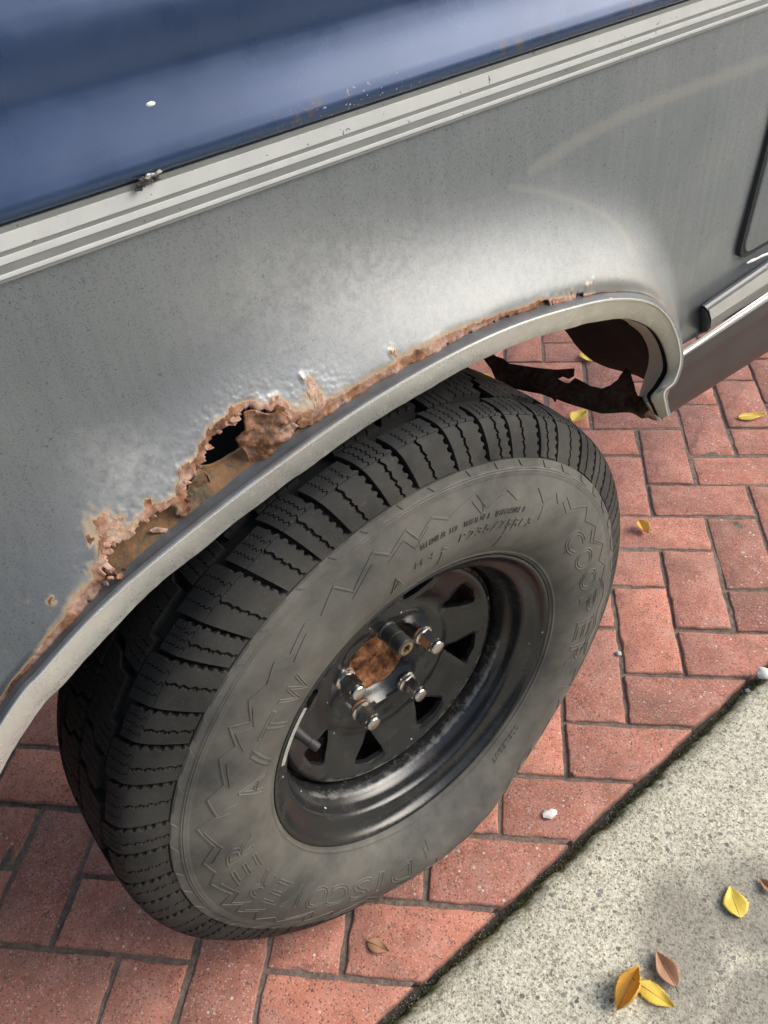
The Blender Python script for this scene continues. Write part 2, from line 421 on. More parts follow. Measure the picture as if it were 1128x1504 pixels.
soil = mesh_obj('joint_soil', *(lambda nx: ([(-4 + 8 * i / nx, (KERB_Y + .006, KERB_Y - .009, CON_Y - .008)[j], -.013 + .004 * nz(-4 + 8 * i / nx, j * .01, 2, 30)) for j in range(3) for i in range(nx + 1)], grid_faces(3, nx + 1)))(600), simple('dark_gap_soil', (.065, .055, .042), .95, 0, .6, 80, .9, 200))
tag(soil, kind='structure')
def clip_poly(poly, ylim):
    out = []
    for i in range(len(poly)):
        a, b = poly[i], poly[(i + 1) % len(poly)]
        ina, inb = a[1] >= ylim, b[1] >= ylim
        if ina: out.append(a)
        if ina != inb:
            t = (ylim - a[1]) / (b[1] - a[1]); out.append((a[0] + t * (b[0] - a[0]), ylim))
    return out
def inset(poly, d):
    n = len(poly); out = []
    for i in range(n):
        p0 = Vector(poly[i - 1]); p1 = Vector(poly[i]); p2 = Vector(poly[(i + 1) % n])
        e1 = (p1 - p0).normalized(); e2 = (p2 - p1).normalized()
        n1 = Vector((-e1.y, e1.x)); n2 = Vector((-e2.y, e2.x))
        k = n1 + n2
        den = max(1 + n1.dot(n2), .35)
        out.append(tuple(p1 + k * (d / den)))
    return out
def densify(poly, step):
    out = []
    for i in range(len(poly)):
        a = Vector(poly[i]); b = Vector(poly[(i + 1) % len(poly)])
        n = max(1, int((b - a).length / step))
        for k in range(n): out.append(tuple(a.lerp(b, k / n)))
    return out
def brick_mesh(poly, seed, rough=True):
    """one paver: worn uneven rim, rounded arris, sides down into the bed; poly is CCW, local"""
    area = sum(poly[i][0] * poly[(i + 1) % len(poly)][1] - poly[(i + 1) % len(poly)][0] * poly[i][1] for i in range(len(poly)))
    if area < 0: poly = poly[::-1]
    step = .0085 if rough else .2
    d = densify(poly, step)
    n = len(d)
    wob = [nz(p[0] + seed, p[1], seed * 1.7, 45, 3) for p in d]
    base = inset(densify(poly, step), 0.0)
    cen = Vector((sum(p[0] for p in d) / n, sum(p[1] for p in d) / n))
    rings = []
    for off, z in ((0.0, -.03), (0.0, -.0035), (.0009, -.0009), (.0028, .0)):
        r = []
        for i, p in enumerate(d):
            v = Vector(p); dirn = (cen - v); L = dirn.length; dirn.normalize()
            k = off * (1 + .8 * max(0, wob[i])) + (.0022 * wob[i] if rough else 0)
            v = v + dirn * k * (1.25)
            r.append((v.x, v.y, z + (.0006 * wob[i] if z > -.01 and rough else 0)))
        rings.append(r)
    verts = [v for r in rings for v in r]; faces = []
    for k in range(3):
        for i in range(n):
            j = (i + 1) % n
            faces.append((k * n + i, k * n + j, (k + 1) * n + j, (k + 1) * n + i))
    faces.append(tuple(3 * n + i for i in range(n)))
    me = bpy.data.meshes.new('brick'); me.from_pydata(verts, [], faces); me.update()
    at_ = me.attributes.new('edge', 'FLOAT', 'POINT')
    at_.data.foreach_set('value', [1.0] * (2 * n) + [.85] * n + [.12] * n)
    me.materials.append(M['brick']); me.shade_smooth(); me.set_sharp_from_angle(angle=R_(50))
    return me
G_ = .0036                   # half a joint
full_v = []
for k in range(10):
    full_v.append(brick_mesh([(-P_ + G_, -P_ / 2 + G_), (P_ - G_, -P_ / 2 + G_), (P_ - G_, P_ / 2 - G_), (-P_ + G_, P_ / 2 - G_)], 3.3 * k + 1))
slots = []
for i in range(-44, 40):
    for j in range(-14, 14):
        for kind in (0, 1):
            u, v = (i, -i + 4 * j) if kind == 0 else (i, 2 - i + 4 * j)
            wq = (1, 2) if kind == 0 else (2, 1)
            c = lat(u + wq[0] / 2, v + wq[1] / 2)
            if c[1] < KERB_Y - .08 or c[1] > 2.6 or c[0] < -2.6 or c[0] > 2.4: continue
            corners = [lat(u, v)[:2], lat(u + wq[0], v)[:2], lat(u + wq[0], v + wq[1])[:2], lat(u, v + wq[1])[:2]]
            slots.append((c, kind, corners))
def view_key(s):
    q = (s[0] - CAM) @ RW.T
    p = topx(s[0])[0]
    inside = -120 < p[0] < 1248 and -120 < p[1] < 1624 and q[2] > 0
    return (0 if inside else 1, np.linalg.norm(s[0] - CAM))
slots.sort(key=view_key)
restv, restf, rest_e = [], [], []
for n_, (c, kind, corners) in enumerate(slots):
    rot = (-math.pi / 4 if kind == 1 else math.pi / 4) + R_(random.uniform(-1.1, 1.1))
    # lattice u runs along world (1,-1): long axis of a horizontal paver
    jit = Vector((random.uniform(-.0016, .0016), random.uniform(-.0016, .0016), random.uniform(-.0022, .0012)))
    tilt = (R_(random.uniform(-.5, .5)), R_(random.uniform(-.5, .5)))
    miny = min(q[1] for q in corners)
    if miny < KERB_Y + .004:
        poly = inset([tuple(q) for q in corners][::-1], G_)
        loc = [(p[0] - c[0], p[1] - c[1]) for p in poly]
        loc = clip_poly(loc, KERB_Y - c[1])
        if len(loc) < 3: continue
        ar = abs(sum(loc[i][0] * loc[(i + 1) % len(loc)][1] - loc[(i + 1) % len(loc)][0] * loc[i][1] for i in range(len(loc)))) / 2
        if ar < .0006: continue
        me = brick_mesh(loc, n_ * .37); rot = 0.0; tilt = (0, 0)
    else:
        me = full_v[n_ % 10]
        if random.random() < .5: rot += math.pi
    if n_ < 300:
        o = bpy.data.objects.new('brick', me); col.objects.link(o); o.parent = paving
        o.location = Vector((c[0], c[1], 0)) + jit; o.rotation_euler = (tilt[0], tilt[1], rot)
    else:
        mt = Matrix.Translation(Vector((c[0], c[1], 0)) + jit) @ Matrix.Rotation(rot, 4, 'Z')
        b0 = len(restv)
        restv += [tuple(mt @ v.co) for v in me.vertices]
        restf += [tuple(b0 + k for k in p.vertices) for p in me.polygons]
        rest_e += [x.value for x in me.attributes['edge'].data]
fb = mesh_obj('far_bricks', restv, restf, M['brick'], paving, 50); tag(fb, kind='stuff')
fb.data.attributes.new('edge', 'FLOAT', 'POINT').data.foreach_set('value', rest_e)

# concrete strip beside the pavers
def concrete_strip():
    xs = np.r_[np.linspace(-6, -1.9, 20)[:-1], np.linspace(-1.9, .6, 500), np.linspace(.6, 6, 24)[1:]]
    prof = [(CON_Y + .0, -.05), (CON_Y, -.010), (CON_Y - .002, .000), (CON_Y - .006, .0055), (CON_Y - .012, .0085), (CON_Y - .025, .010)]
    ds = np.r_[np.linspace(.04, .5, 60), np.linspace(.56, 2.6, 14)]
    prof += [(CON_Y - d, .010) for d in ds]
    V = []; mo = []; st = []
    for k, (y, z) in enumerate(prof):
        for x in xs:
            e = 1.0 if k < 6 else max(0, 1 - (k - 5) / 6)
            wy = .0045 * e * nz(x, 0, 3, 22, 4) + .0022 * e * nz(x, 0, 8, 90, 3)
            V.append((x, y + wy, z + .0012 * nz(x, y, 5, 18, 3)))
            d = CON_Y - y
            mo.append(1.0 if k < 4 else max(0, 1 - d / .028))
    V = np.array(V)
    px = topx(V)
    st = np.zeros(len(V))
    for (a, b, r1, r2, ang) in ((1000, 1395, 170, 95, -40), (1110, 1330, 120, 120, 0), (1110, 1500, 150, 80, -20)):
        pc = atz(a, b, .01); sc_ = 1 / 1330.
        dx = (V[:, 0] - pc[0]); dy = (V[:, 1] - pc[1])
        ca, sa = math.cos(R_(-ang - 5)), math.sin(R_(-ang - 5))
        q = np.hypot((dx * ca + dy * sa) / (r1 * sc_), (-dx * sa + dy * ca) / (r2 * sc_))
        st = np.maximum(st, 1 - smooth(.35, 1.25, q))
    o = mesh_obj('concrete_strip', V, grid_faces(len(prof), len(xs)), M['concrete'])
    o.data.attributes.new('moss', 'FLOAT', 'POINT').data.foreach_set('value', mo)
    o.data.attributes.new('stain', 'FLOAT', 'POINT').data.foreach_set('value', st)
    return o
cs = concrete_strip(); fix_normals(cs.data); tag(cs, kind='structure')

# ------------------------------------------------------------------ van
WC = np.array([-1.007, -0.355, 0.334])       # wheel centre
van = empty('van', (WC[0], 0, 0))
tag(van, 'old two-tone blue and silver van with rusted wheel arch parked on red pavers', 'van')
YP = -0.370                                  # flat of the silver side panel
def child(o, parent=van):
    """parent without moving"""
    o.parent = parent
    if parent is van: o.matrix_parent_inverse = Matrix.Translation(van.location).inverted()
    return o
def set_attr(o, name, vals):
    o.data.attributes.new(name, 'FLOAT', 'POINT').data.foreach_set('value', np.asarray(vals, dtype=np.float32))

# the arch, read as three lines: outer edge, ridge, lower edge of the bright trim
ARC = [((0, 1045), (10, 1050), (45, 1062)), ((45, 988), (56, 990), (92, 1005)), ((104, 915), (115, 921), (152, 937)), ((158, 865), (170, 871), (205, 884)),
       ((200, 831), (210, 837), (242, 847)), ((253, 784), (264, 792), (290, 812)), ((306, 743), (316, 753), (342, 771)), ((370, 694), (379, 703), (405, 721)),
       ((439, 643), (449, 653), (474, 671)), ((513, 592), (521, 603), (543, 622)), ((566, 560), (574, 571), (594, 591)), ((620, 530), (627, 541), (645, 562)),
       ((673, 502), (679, 511), (698, 531)), ((726, 477), (731, 488), (745, 508)), ((770, 460), (775, 471), (785, 495)), ((820, 445), (825, 453), (832, 481)),
       ((881, 434), (883, 442), (885, 471)), ((920, 431), (920, 439), (915, 468)), ((950, 435), (947, 442), (935, 472)), ((971, 446), (968, 451), (956, 482)),
       ((990, 468), (986, 472), (971, 500)), ((1001, 500), (997, 503), (980, 524)), ((1003, 531), (999, 532), (982, 546)), ((994, 561), (990, 560), (971, 567)),
       ((980, 576), (976, 575), (958, 583)), ((981, 592), (977, 592), (962, 596)), ((985, 609), (981, 611), (970, 613))]
YO, YH, YL = -.408, -.4235, -.4135
cO = np.array([at(*a[0], YO) for a in ARC]); cH = np.array([at(*a[1], YH) for a in ARC]); cL = np.array([at(*a[2], YL) for a in ARC])
# the arch runs on below the frame at its front end
ext = []
for k, (dx, dz) in enumerate(((-.40, -.24), (-.25, -.185), (-.118, -.100))):
    ext.append((dx, dz))
for c in (cO, cH, cL):
    for _ in range(2):
        m_ = c.copy(); m_[1:16] = .25 * c[0:15] + .5 * c[1:16] + .25 * c[2:17]; c[:] = m_
def extend(c): return np.vstack([[c[0] + np.array([dx, 0, dz]) for dx, dz in ext], c])
cO, cH, cL = extend(cO), extend(cH), extend(cL)
NE = len(ext)

# ---- silver side panel: rows offset from the arch edge, then out to the panel's border
NS = 1050
u_end = NE + 22.35
uu = np.linspace(0, u_end, 4000)
fine = catmull_idx(cO, uu)
Lc = np.r_[0, np.cumsum(np.linalg.norm(np.diff(fine, axis=0), axis=1))]
su = np.interp(np.linspace(0, Lc[-1], NS), Lc, uu)
edge = catmull_idx(cO, su)
tan = np.gradient(edge[:, [0, 2]], axis=0); tan /= np.linalg.norm(tan, axis=1)[:, None]
k_ = 15; ker = np.ones(2 * k_ + 1) / (2 * k_ + 1)
for c in (0, 1): tan[:, c] = np.convolve(np.pad(tan[:, c], k_, 'edge'), ker, 'valid')
tan /= np.linalg.norm(tan, axis=1)[:, None]
nor = np.c_[-tan[:, 1], tan[:, 0]]           # away from the wheel
idx = su - NE
dn = np.r_[np.arange(0, .118, .0021)]
FW = 0.132 - .080 * smooth(14.5, 21, idx)      # reach of the flare
X = edge[:, 0][None] + nor[:, 0][None] * dn[:, None]
Z = edge[:, 2][None] + nor[:, 1][None] * dn[:, None]
D = np.repeat(dn[:, None], NS, 1)
# outer rows
cen = np.array([-1.0, .553])
bx0, bx1 = -2.3, 1.1
def ztop(x): return .9735 + .0125 * (x + .93)
last = np.c_[X[-1], Z[-1]]
ang = np.unwrap(np.arctan2(last[:, 1] - cen[1], last[:, 0] - cen[0]))
ray = np.c_[np.cos(ang), np.sin(ang)]
tr = np.where(ray[:, 0] > 0, (bx1 - cen[0]) / np.maximum(ray[:, 0], 1e-6), (bx0 - cen[0]) / np.minimum(ray[:, 0], -1e-6))
tt = np.where(ray[:, 1] > 1e-4, (ztop(cen[0]) - cen[1] + .0125 * 0) / np.maximum(ray[:, 1] - .0125 * ray[:, 0], 1e-6), 1e9)
tb = np.minimum(tr, tt)
bord = cen + ray * tb[:, None]
rows = 34
fr = (np.arange(1, rows + 1) / rows) ** 1.0
X2 = last[:, 0][None] * (1 - fr[:, None]) + bord[:, 0][None] * fr[:, None]
Z2 = last[:, 1][None] * (1 - fr[:, None]) + bord[:, 1][None] * fr[:, None]
D2 = dn[-1] + np.hypot(X2 - last[:, 0][None], Z2 - last[:, 1][None])
X = np.vstack([X, X2]); Z = np.vstack([Z, Z2]); D = np.vstack([D, D2])
q = np.clip(D / FW[None], 0, 1)
Y = YP - (YP - YO) * (.75 * (1 - q) ** 2 + .25 * .5 * (1 + np.cos(np.pi * q)))
# the outer 12 mm turns in a little towards the trim; the flat is very slightly crowned
Y = Y + .004 * np.exp(-(D / .008) ** 2) - .002 * np.exp(-((Z - .80) / .12) ** 2) * smooth(.0, .25, D)
V = np.c_[X.ravel(), Y.ravel(), Z.ravel()]
PX = topx(V)

# holes and rust, outlined where the photograph shows them
def c1(x, y): return (240 + x / 4.7, 560 + y / 4.7)
def c2(x, y): return (100 + x / 5.127, 700 + y / 5.127)
HOLE_A = [c2(*p) for p in ((262, 862), (268, 800), (262, 720), (246, 690), (262, 668), (300, 700), (330, 760), (390, 750), (420, 700))] + [(195, 850), (150, 880)]
HOLE_B = [c2(*p) for p in ((300, 655), (283, 640), (292, 560), (300, 512), (340, 512), (430, 488), (505, 425), (555, 360), (640, 300), (720, 255), (785, 222), (812, 245), (830, 288), (890, 306), (918, 262), (895, 180))] + \
         [c1(*p) for p in ((150, 740), (165, 700), (228, 650), (240, 585), (290, 550), (305, 455), (345, 380), (425, 315), (492, 262), (512, 226), (560, 203), (640, 200), (730, 215), (800, 185), (870, 250), (915, 305), (1000, 300), (1012, 330), (960, 345))] + \
         [(440, 655), (380, 705), (310, 760), (255, 806), (200, 850), c2(360, 720)]
HOLES = [HOLE_A, HOLE_B]
for a in ((480, 636, 8, 4), (499, 612, 7, 4), (531, 593, 6, 3), (596, 545, 10, 5), (622, 529, 8, 3.5), (655, 510, 7, 3), (688, 495, 8, 3.5), (722, 478, 7, 3), (738, 473, 8, 3.5), (744, 468, 5, 3), (800, 450, 9, 5), (849, 435, 6, 3.5), (133, 888, 4, 4), (157, 866, 7, 5), (443, 634, 6, 4)):
    HOLES.append([(a[0] + a[2] * math.cos(t) * (1 + .3 * math.sin(3 * t + a[0])), a[1] + a[3] * math.sin(t) - a[2] * math.cos(t) * .6) for t in np.linspace(0, 6.28, 14)[:-1]])
near = (PX[:, 0] > 40) & (PX[:, 0] < 930) & (PX[:, 1] > 380) & (PX[:, 1] < 960) & (D.ravel() < .12)
wobx = np.zeros(len(V)); woby = np.zeros(len(V)); ids = np.where(near)[0]
for i in ids:
    wobx[i] = 3.6 * nz(V[i, 0], V[i, 2], 1, 110, 4) + 2.0 * nz(V[i, 0], V[i, 2], 3, 330, 2); woby[i] = 3.6 * nz(V[i, 0], V[i, 2], 9, 110, 4) + 2.0 * nz(V[i, 0], V[i, 2], 5, 330, 2)
hole = np.zeros(len(V), bool); hd = np.full(len(V), 1e3)
hx, hy = PX[ids, 0] + wobx[ids], PX[ids, 1] + woby[ids]
for h in HOLES:
    hole[ids] |= in_poly(hx, hy, h); 
    hd[ids] = np.minimum(hd[ids], poly_dist(hx, hy, h))
big = np.full(len(V), 1e3)
for h in HOLES[:2]: big[ids] = np.minimum(big[ids], poly_dist(hx, hy, h))
# rust strip along the trim: width in millimetres by place along the arch
wid = np.interp(idx, [-3, -.5, .2, 1.2, 2.0, 2.8, 4, 7.4, 8.2, 9.5, 10.5, 12, 13, 14, 14.6, 15.2, 16, 17, 23], [0, 0, .003, .006, .008, .014, .010, .008, .017, .009, .010, .0095, .0075, .006, .007, .004, .001, 0, 0])
wid = np.repeat(wid[None], X.shape[0], 0).ravel()
dd = D.ravel()
rust = np.clip(1.15 - .65 * dd / np.maximum(wid, 1e-5), 0, 1) * (wid > 1e-4)
rust = np.maximum(rust, np.clip(1.25 - .75 * big / 13.5, 0, 1))
PW = PX.copy(); PW[ids, 0] += 3.0 * wobx[ids]; PW[ids, 1] += 3.0 * woby[ids]
for (a, b, r) in ((461, 575, 13), (455, 560, 8), (470, 590, 10), (575, 517, 6), (74, 880, 7), (433, 580, 4), (407, 588, 9), (150, 770, 22), (170, 772, 14), (135, 795, 10), (127, 838, 4), (869, 414, 4), (868, 428, 4), (840, 436, 8), (180, 757, 9), (215, 742, 8), (270, 690, 8)):
    rust = np.maximum(rust, .80 * np.exp(-(np.hypot(PW[:, 0] - a, PW[:, 1] - b) / r) ** 2))
halo = np.exp(-np.maximum(big - 8, 0) / 38) * .9
halo = np.maximum(halo, .55 * np.exp(-(np.hypot((PX[:, 0] - 470) / 60, (PX[:, 1] - 570) / 45)) ** 2))
chalk_light = np.exp(-(np.hypot((PX[:, 0] - 600) / 260, (PX[:, 1] - 440) / 110)) ** 2) + .8 * np.exp(-(np.hypot((PX[:, 0] - 190) / 90, (PX[:, 1] - 690) / 60)) ** 2)  # chalky patches, also carrying the painted brightness of the flare
gh = []  # pale reflection arc, painted into the panel colour
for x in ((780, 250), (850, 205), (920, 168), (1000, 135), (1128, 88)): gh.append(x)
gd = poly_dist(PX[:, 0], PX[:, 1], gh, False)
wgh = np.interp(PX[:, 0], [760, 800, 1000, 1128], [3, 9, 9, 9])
sheen_marks = .8 * np.exp(-(gd / wgh) ** 4)
gd2 = poly_dist(PX[:, 0], PX[:, 1], [(750, 275), (800, 282), (850, 297), (893, 318), (918, 345), (928, 372)], False)  # light along the flare's crease, painted as a thin pale arc
sheen_marks = np.maximum(sheen_marks, .7 * np.exp(-(gd2 / 5) ** 2))
sheen_marks = np.maximum(sheen_marks, .35 * (1 - smooth(.8, 1.05, np.hypot((PX[:, 0] - 990) / 46, (PX[:, 1] - 425) / 42))))
sheen_marks = np.maximum(sheen_marks, .40 * (1 - smooth(.8, 1.05, np.hypot((PX[:, 0] - 1058) / 34, (PX[:, 1] - 395) / 52))))
dirt = np.exp(-(dd / .02) ** 2) * smooth(14, 17, np.repeat(idx[None], X.shape[0], 0).ravel()) + .6 * np.exp(-np.hypot((PX[:, 0] - 1000) / 40, (PX[:, 1] - 480) / 30) ** 2)  # second term tints a patch left of the moulding end
# blistered metal lifts round the holes
lift = np.zeros(len(V))
for i in ids:
    r_ = rust[i]
    if r_ > .05 or halo[i] > .25:
        lift[i] = r_ * (.0018 * abs(nz(V[i, 0], V[i, 2], 4, 60, 3)) + .0025 * nz(V[i, 0], V[i, 2], 7, 34, 2)) + halo[i] * .0007 * max(0, nz(V[i, 0], V[i, 2], 2, 170, 2))
        lift[i] -= .004 * max(0, 1 - big[i] / 6.0) * (nz(V[i, 0], V[i, 2], 12, 60, 2))
V[:, 1] -= lift
keep = []
F = grid_faces(X.shape[0], NS)
hl = hole
for f in F:
    if hl[f[0]] and hl[f[1]] or hl[f[2]] and hl[f[3]] or (hl[f[0]] + hl[f[1]] + hl[f[2]] + hl[f[3]]) >= 2: continue
    keep.append(f)
side = mesh_obj('side_panel', V, keep, M['silver'], angle=60)
for n_, a in (('rust', rust), ('halo', halo), ('chalk_light', np.clip(chalk_light, 0, 1)), ('sheen_marks', sheen_marks), ('dirt', np.clip(dirt, 0, 1))): set_attr(side, n_, a)
bm = bmesh.new(); bm.from_mesh(side.data)
bmesh.ops.delete(bm, geom=[v for v in bm.verts if not v.link_faces], context='VERTS')
bmesh.ops.recalc_face_normals(bm, faces=bm.faces)
bm.faces.ensure_lookup_table()
if sum(f.normal.y for f in bm.faces) > 0: bmesh.ops.reverse_faces(bm, faces=bm.faces)
bm.to_mesh(side.data); bm.free()
sm = side.modifiers.new('thickness', 'SOLIDIFY'); sm.thickness = .0014; sm.offset = -1
child(side); side['label'] = 'silver side panel rusted through above the wheel arch'

# ---- curled flap of rusted sheet hanging in the big hole
def sheet(name, outline, yfun, mat, parent, cell=3.0, thick=.0016, amp=.002, freq=90, attr=None):
    """a crumpled steel sheet: an outline seen in the photograph, given its own depth"""
    pts = [Vector(p) for p in densify(outline, cell)]
    x0 = min(p.x for p in pts); x1 = max(p.x for p in pts); y0 = min(p.y for p in pts); y1 = max(p.y for p in pts)
    n0 = len(pts)
    gx = np.arange(x0, x1, cell); gy = np.arange(y0, y1, cell)
    GX, GY = np.meshgrid(gx, gy); GX = GX.ravel() + np.random.uniform(-.3, .3, GX.size) * cell; GY = GY.ravel() + np.random.uniform(-.3, .3, GY.size) * cell
    ok = in_poly(GX, GY, outline) & (poly_dist(GX, GY, outline) > cell * .6)
    pts += [Vector((a, b)) for a, b in zip(GX[ok], GY[ok])]
    r = geometry.delaunay_2d_cdt(pts, [(i, (i + 1) % n0) for i in range(n0)], [], 0, 1e-4)
    vv = np.array([[p.x, p.y] for p in r[0]])
    fc = [f for f in r[2] if in_poly(np.array([np.mean([vv[i, 0] for i in f])]), np.array([np.mean([vv[i, 1] for i in f])]), outline)[0]]
    W = []
    for a, b in vv:
        y = yfun(a, b)
        p = at(a, b, y); p[1] += amp * nz(p[0], p[2], 3, freq, 4)
        W.append(p)
    o = mesh_obj(name, W, fc, mat, angle=60)
    bm = bmesh.new(); bm.from_mesh(o.data)
    if sum(f.normal.y for f in bm.faces) > 0: bmesh.ops.reverse_faces(bm, faces=bm.faces)
    bm.to_mesh(o.data); bm.free()
    m = o.modifiers.new('thickness', 'SOLIDIFY'); m.thickness = thick; m.offset = -1
    return child(o, parent)
FLAP = [c1(*p) for p in ((558, 214), (566, 260), (552, 345), (503, 408), (540, 465), (582, 512), (598, 588), (632, 600), (680, 572), (716, 530), (762, 490), (820, 438), (880, 402), (912, 345), (935, 318), (898, 292), (868, 250), (800, 188), (738, 220), (690, 226), (640, 210))]
fl = sheet('rust_flap', FLAP, lambda a, b: -.404 - .010 * smooth(360, 420, a) + .006 * smooth(600, 690, b), M['rust'], side, 2.4, .0016, .004, 75)
fl['label'] = 'curled pinkish flap of rusted steel'

# thin flakes still clinging to the torn edge
frnd = random.Random(21)
for h in HOLES[:2]:
    ed_ = densify(h, 9.0)
    for (a, b) in ed_:
        fo_ = at(a, b, -.408)
        if frnd.random() < .62 or b > 1015 - a * .93 + 10: continue          # skip the side along the trim
        n_ = frnd.randint(5, 8); sz = frnd.uniform(4.0, 10.0)
        pl = [(a + sz * frnd.uniform(.5, 1.1) * math.cos(6.283 * i / n_) * 1.3, b + sz * frnd.uniform(.35, .9) * math.sin(6.283 * i / n_)) for i in range(n_)]
        tl_ = frnd.uniform(-.0005, .0008)
        f_ = sheet('rust_flake', pl, lambda p, q_, a=a, b=b, tl_=tl_: -.4098 - frnd.uniform(0, .0004) - tl_ * (p - a) - .0003 * (q_ - b), M['rust'], side, 2.4, .0008, .0016, 150)

# ---- rusted inner steel behind the holes
def ribbon(name, curves, mat, closed=False, angle=50):
    n = len(curves[0]); Vv = np.vstack(curves)
    return mesh_obj(name, Vv, grid_faces(len(curves), n), mat, angle=angle)
ui = np.linspace(NE - .5, NE + 16.5, 260)
eo = catmull_idx(cO, ui)
tg = np.gradient(eo[:, [0, 2]], axis=0); tg /= np.linalg.norm(tg, axis=1)[:, None]; no = np.c_[-tg[:, 1], tg[:, 0]]
rowsI = []
for d_, y_, a_ in ((-.012, -.404, .0), (-.002, -.402, .0005), (.004, -.399, .001), (.009, -.395, .0015), (.013, -.391, .002), (.020, -.389, .002), (.026, -.3885, .002), (.031, -.3885, .002), (.032, -.386, .002)):
    ii_ = ui - NE
    cav = 1 - .62 * np.exp(-((ii_ - 7.0) / .75) ** 4) * (d_ > 0)
    dd_ = d_ * cav
    rr = np.c_[eo[:, 0] + no[:, 0] * dd_, np.full(len(eo), y_), eo[:, 2] + no[:, 1] * dd_]
    rr[:, 1] += [a_ * nz(p[0], p[2], 5, 40, 3) * 1.5 for p in rr]
    rowsI.append(rr)
ip = ribbon('inner_panel', rowsI, M['inner']); child(ip); ip['label'] = 'brown rusted inner steel showing through the holes'
# a few loose scabs on the inner steel
for k, (pl, y) in enumerate((([c1(*p) for p in ((165, 720), (240, 600), (300, 640), (345, 745), (260, 830), (180, 880))], -.3955),
                             ([c2(*p) for p in ((262, 690), (285, 655), (330, 680), (355, 725), (320, 760), (275, 800))], -.399),
                             ([c2(*p) for p in ((610, 405), (660, 385), (720, 390), (790, 400), (760, 425), (690, 418), (640, 425))], -.4005),
                             ([c1(*p) for p in ((915, 290), (960, 250), (1005, 265), (1030, 295), (985, 320), (940, 322))], -.404))):
    s_ = sheet('rust_scab', pl, lambda a, b, y=y: y, M['rust'] if k in (3,) else M['inner'] if k == 0 else M['rust'], ip, 2.6, .001, .0025, 80)

# ---- bright trim round the arch
nT = 420
uT = np.linspace(0, len(cO) - 1, nT)
tO, tH, tL = catmull_idx(cO, uT), catmull_idx(cH, uT), catmull_idx(cL, uT)
ti = uT - NE
inn_px = {17: (911, 468), 18: (925, 477), 19: (940, 489), 20: (949, 504), 21: (953, 519), 22: (952, 536), 23: (946, 556), 24: (939, 580)}
cI = cL.copy(); cI[:, 1] += .035
for k, p in inn_px.items(): cI[NE + k] = at(*p, -.355)
cI[NE + 25] = cI[NE + 24] + np.array([.004, 0, -.012]); cI[NE + 26] = cI[NE + 24] + np.array([.008, 0, -.02])
for k in range(12, 17): cI[NE + k] = cL[NE + k] + np.array([0, .05, .004])
tI = catmull_idx(cI, uT)
def tw(a, b, f, dy=0.0):
    r = a * (1 - f) + b * f; r = r.copy(); r[:, 1] += dy; return r
wb = np.array([nz(p[0], p[2], 0, 30, 3) for p in tL])
tL = tL + np.c_[np.zeros(nT), .0006 * wb, .0009 * wb]
O_in = tO.copy(); O_in[:, 1] += .010
bead_c = [O_in, tO, tw(tO, tH, .15, -.0012), tw(tO, tH, .45, -.0020), tw(tO, tH, .75, -.0012), tw(tO, tH, .92, .0014), tw(tO, tH, 1.05, .006)]
bead = ribbon('trim_bead', bead_c, M['bead'], angle=60); fix_normals(bead.data)
curves = [tw(tO, tH, .84, .003), tw(tO, tH, .86, -.0008), tw(tO, tH, .93, -.0016), tH, tw(tH, tL, .06, -.0006), tw(tH, tL, .09, .0), tw(tH, tL, .35, -.0004), tw(tH, tL, .65, -.0006), tw(tH, tL, .93, -.0004), tL, tw(tL, tI, .04, .0015)]
tm = ribbon('arch_trim', curves, M['trim'], angle=24)
dv = []
ddirt = smooth(11, 17, ti) * .75
for k in range(len(curves)): dv.append(np.clip(ddirt * (1.0 if k > 4 else .3) + (.2 if k >= 8 else 0) + .4 * smooth(20, 24, ti) * (k > 4), 0, 1))
set_attr(tm, 'dirt', np.concatenate(dv)); fix_normals(tm.data)
child(tm); child(bead, tm); bead['label'] = 'grey rubber bead along the trim'; tm['label'] = 'bright metal trim strip round the wheel arch'
fl_c = [tw(tL, tI, .05, .0015), tw(tL, tI, .3, .001), tw(tL, tI, .65, 0), tI]
gapc = [tw(tL, tI, .03, .001), tw(tL, tI, .10, .006), tw(tL, tI, .16, .001)]
gp = ribbon('trim_gap', [c[uT > NE + 16.6] for c in gapc], M['black'], angle=50); child(gp, tm)
fl_c[0] = tw(tL, tI, .15, .0005)
fo = ribbon('arch_flange', [c[uT > NE + 16.6] for c in fl_c], M['trim'], angle=50)
set_attr(fo, 'dirt', np.tile(np.full(int((uT > NE + 16.6).sum()), .85), 4)); fix_normals(fo.data); child(fo, tm)
fo2 = ribbon('arch_flange', [c[uT <= NE + 16.8] for c in fl_c], M['black'], angle=50); child(fo2, tm)
# small torn tongue at the foot of the trim
tng = sheet('trim_tongue', [(950, 592), (957, 588), (963, 596), (970, 612), (972, 619), (966, 617), (960, 605)], lambda a, b: -.402, M['trim'], tm, 3, .002, .001)
set_attr(tng, 'dirt', np.full(len(tng.data.vertices), .7))
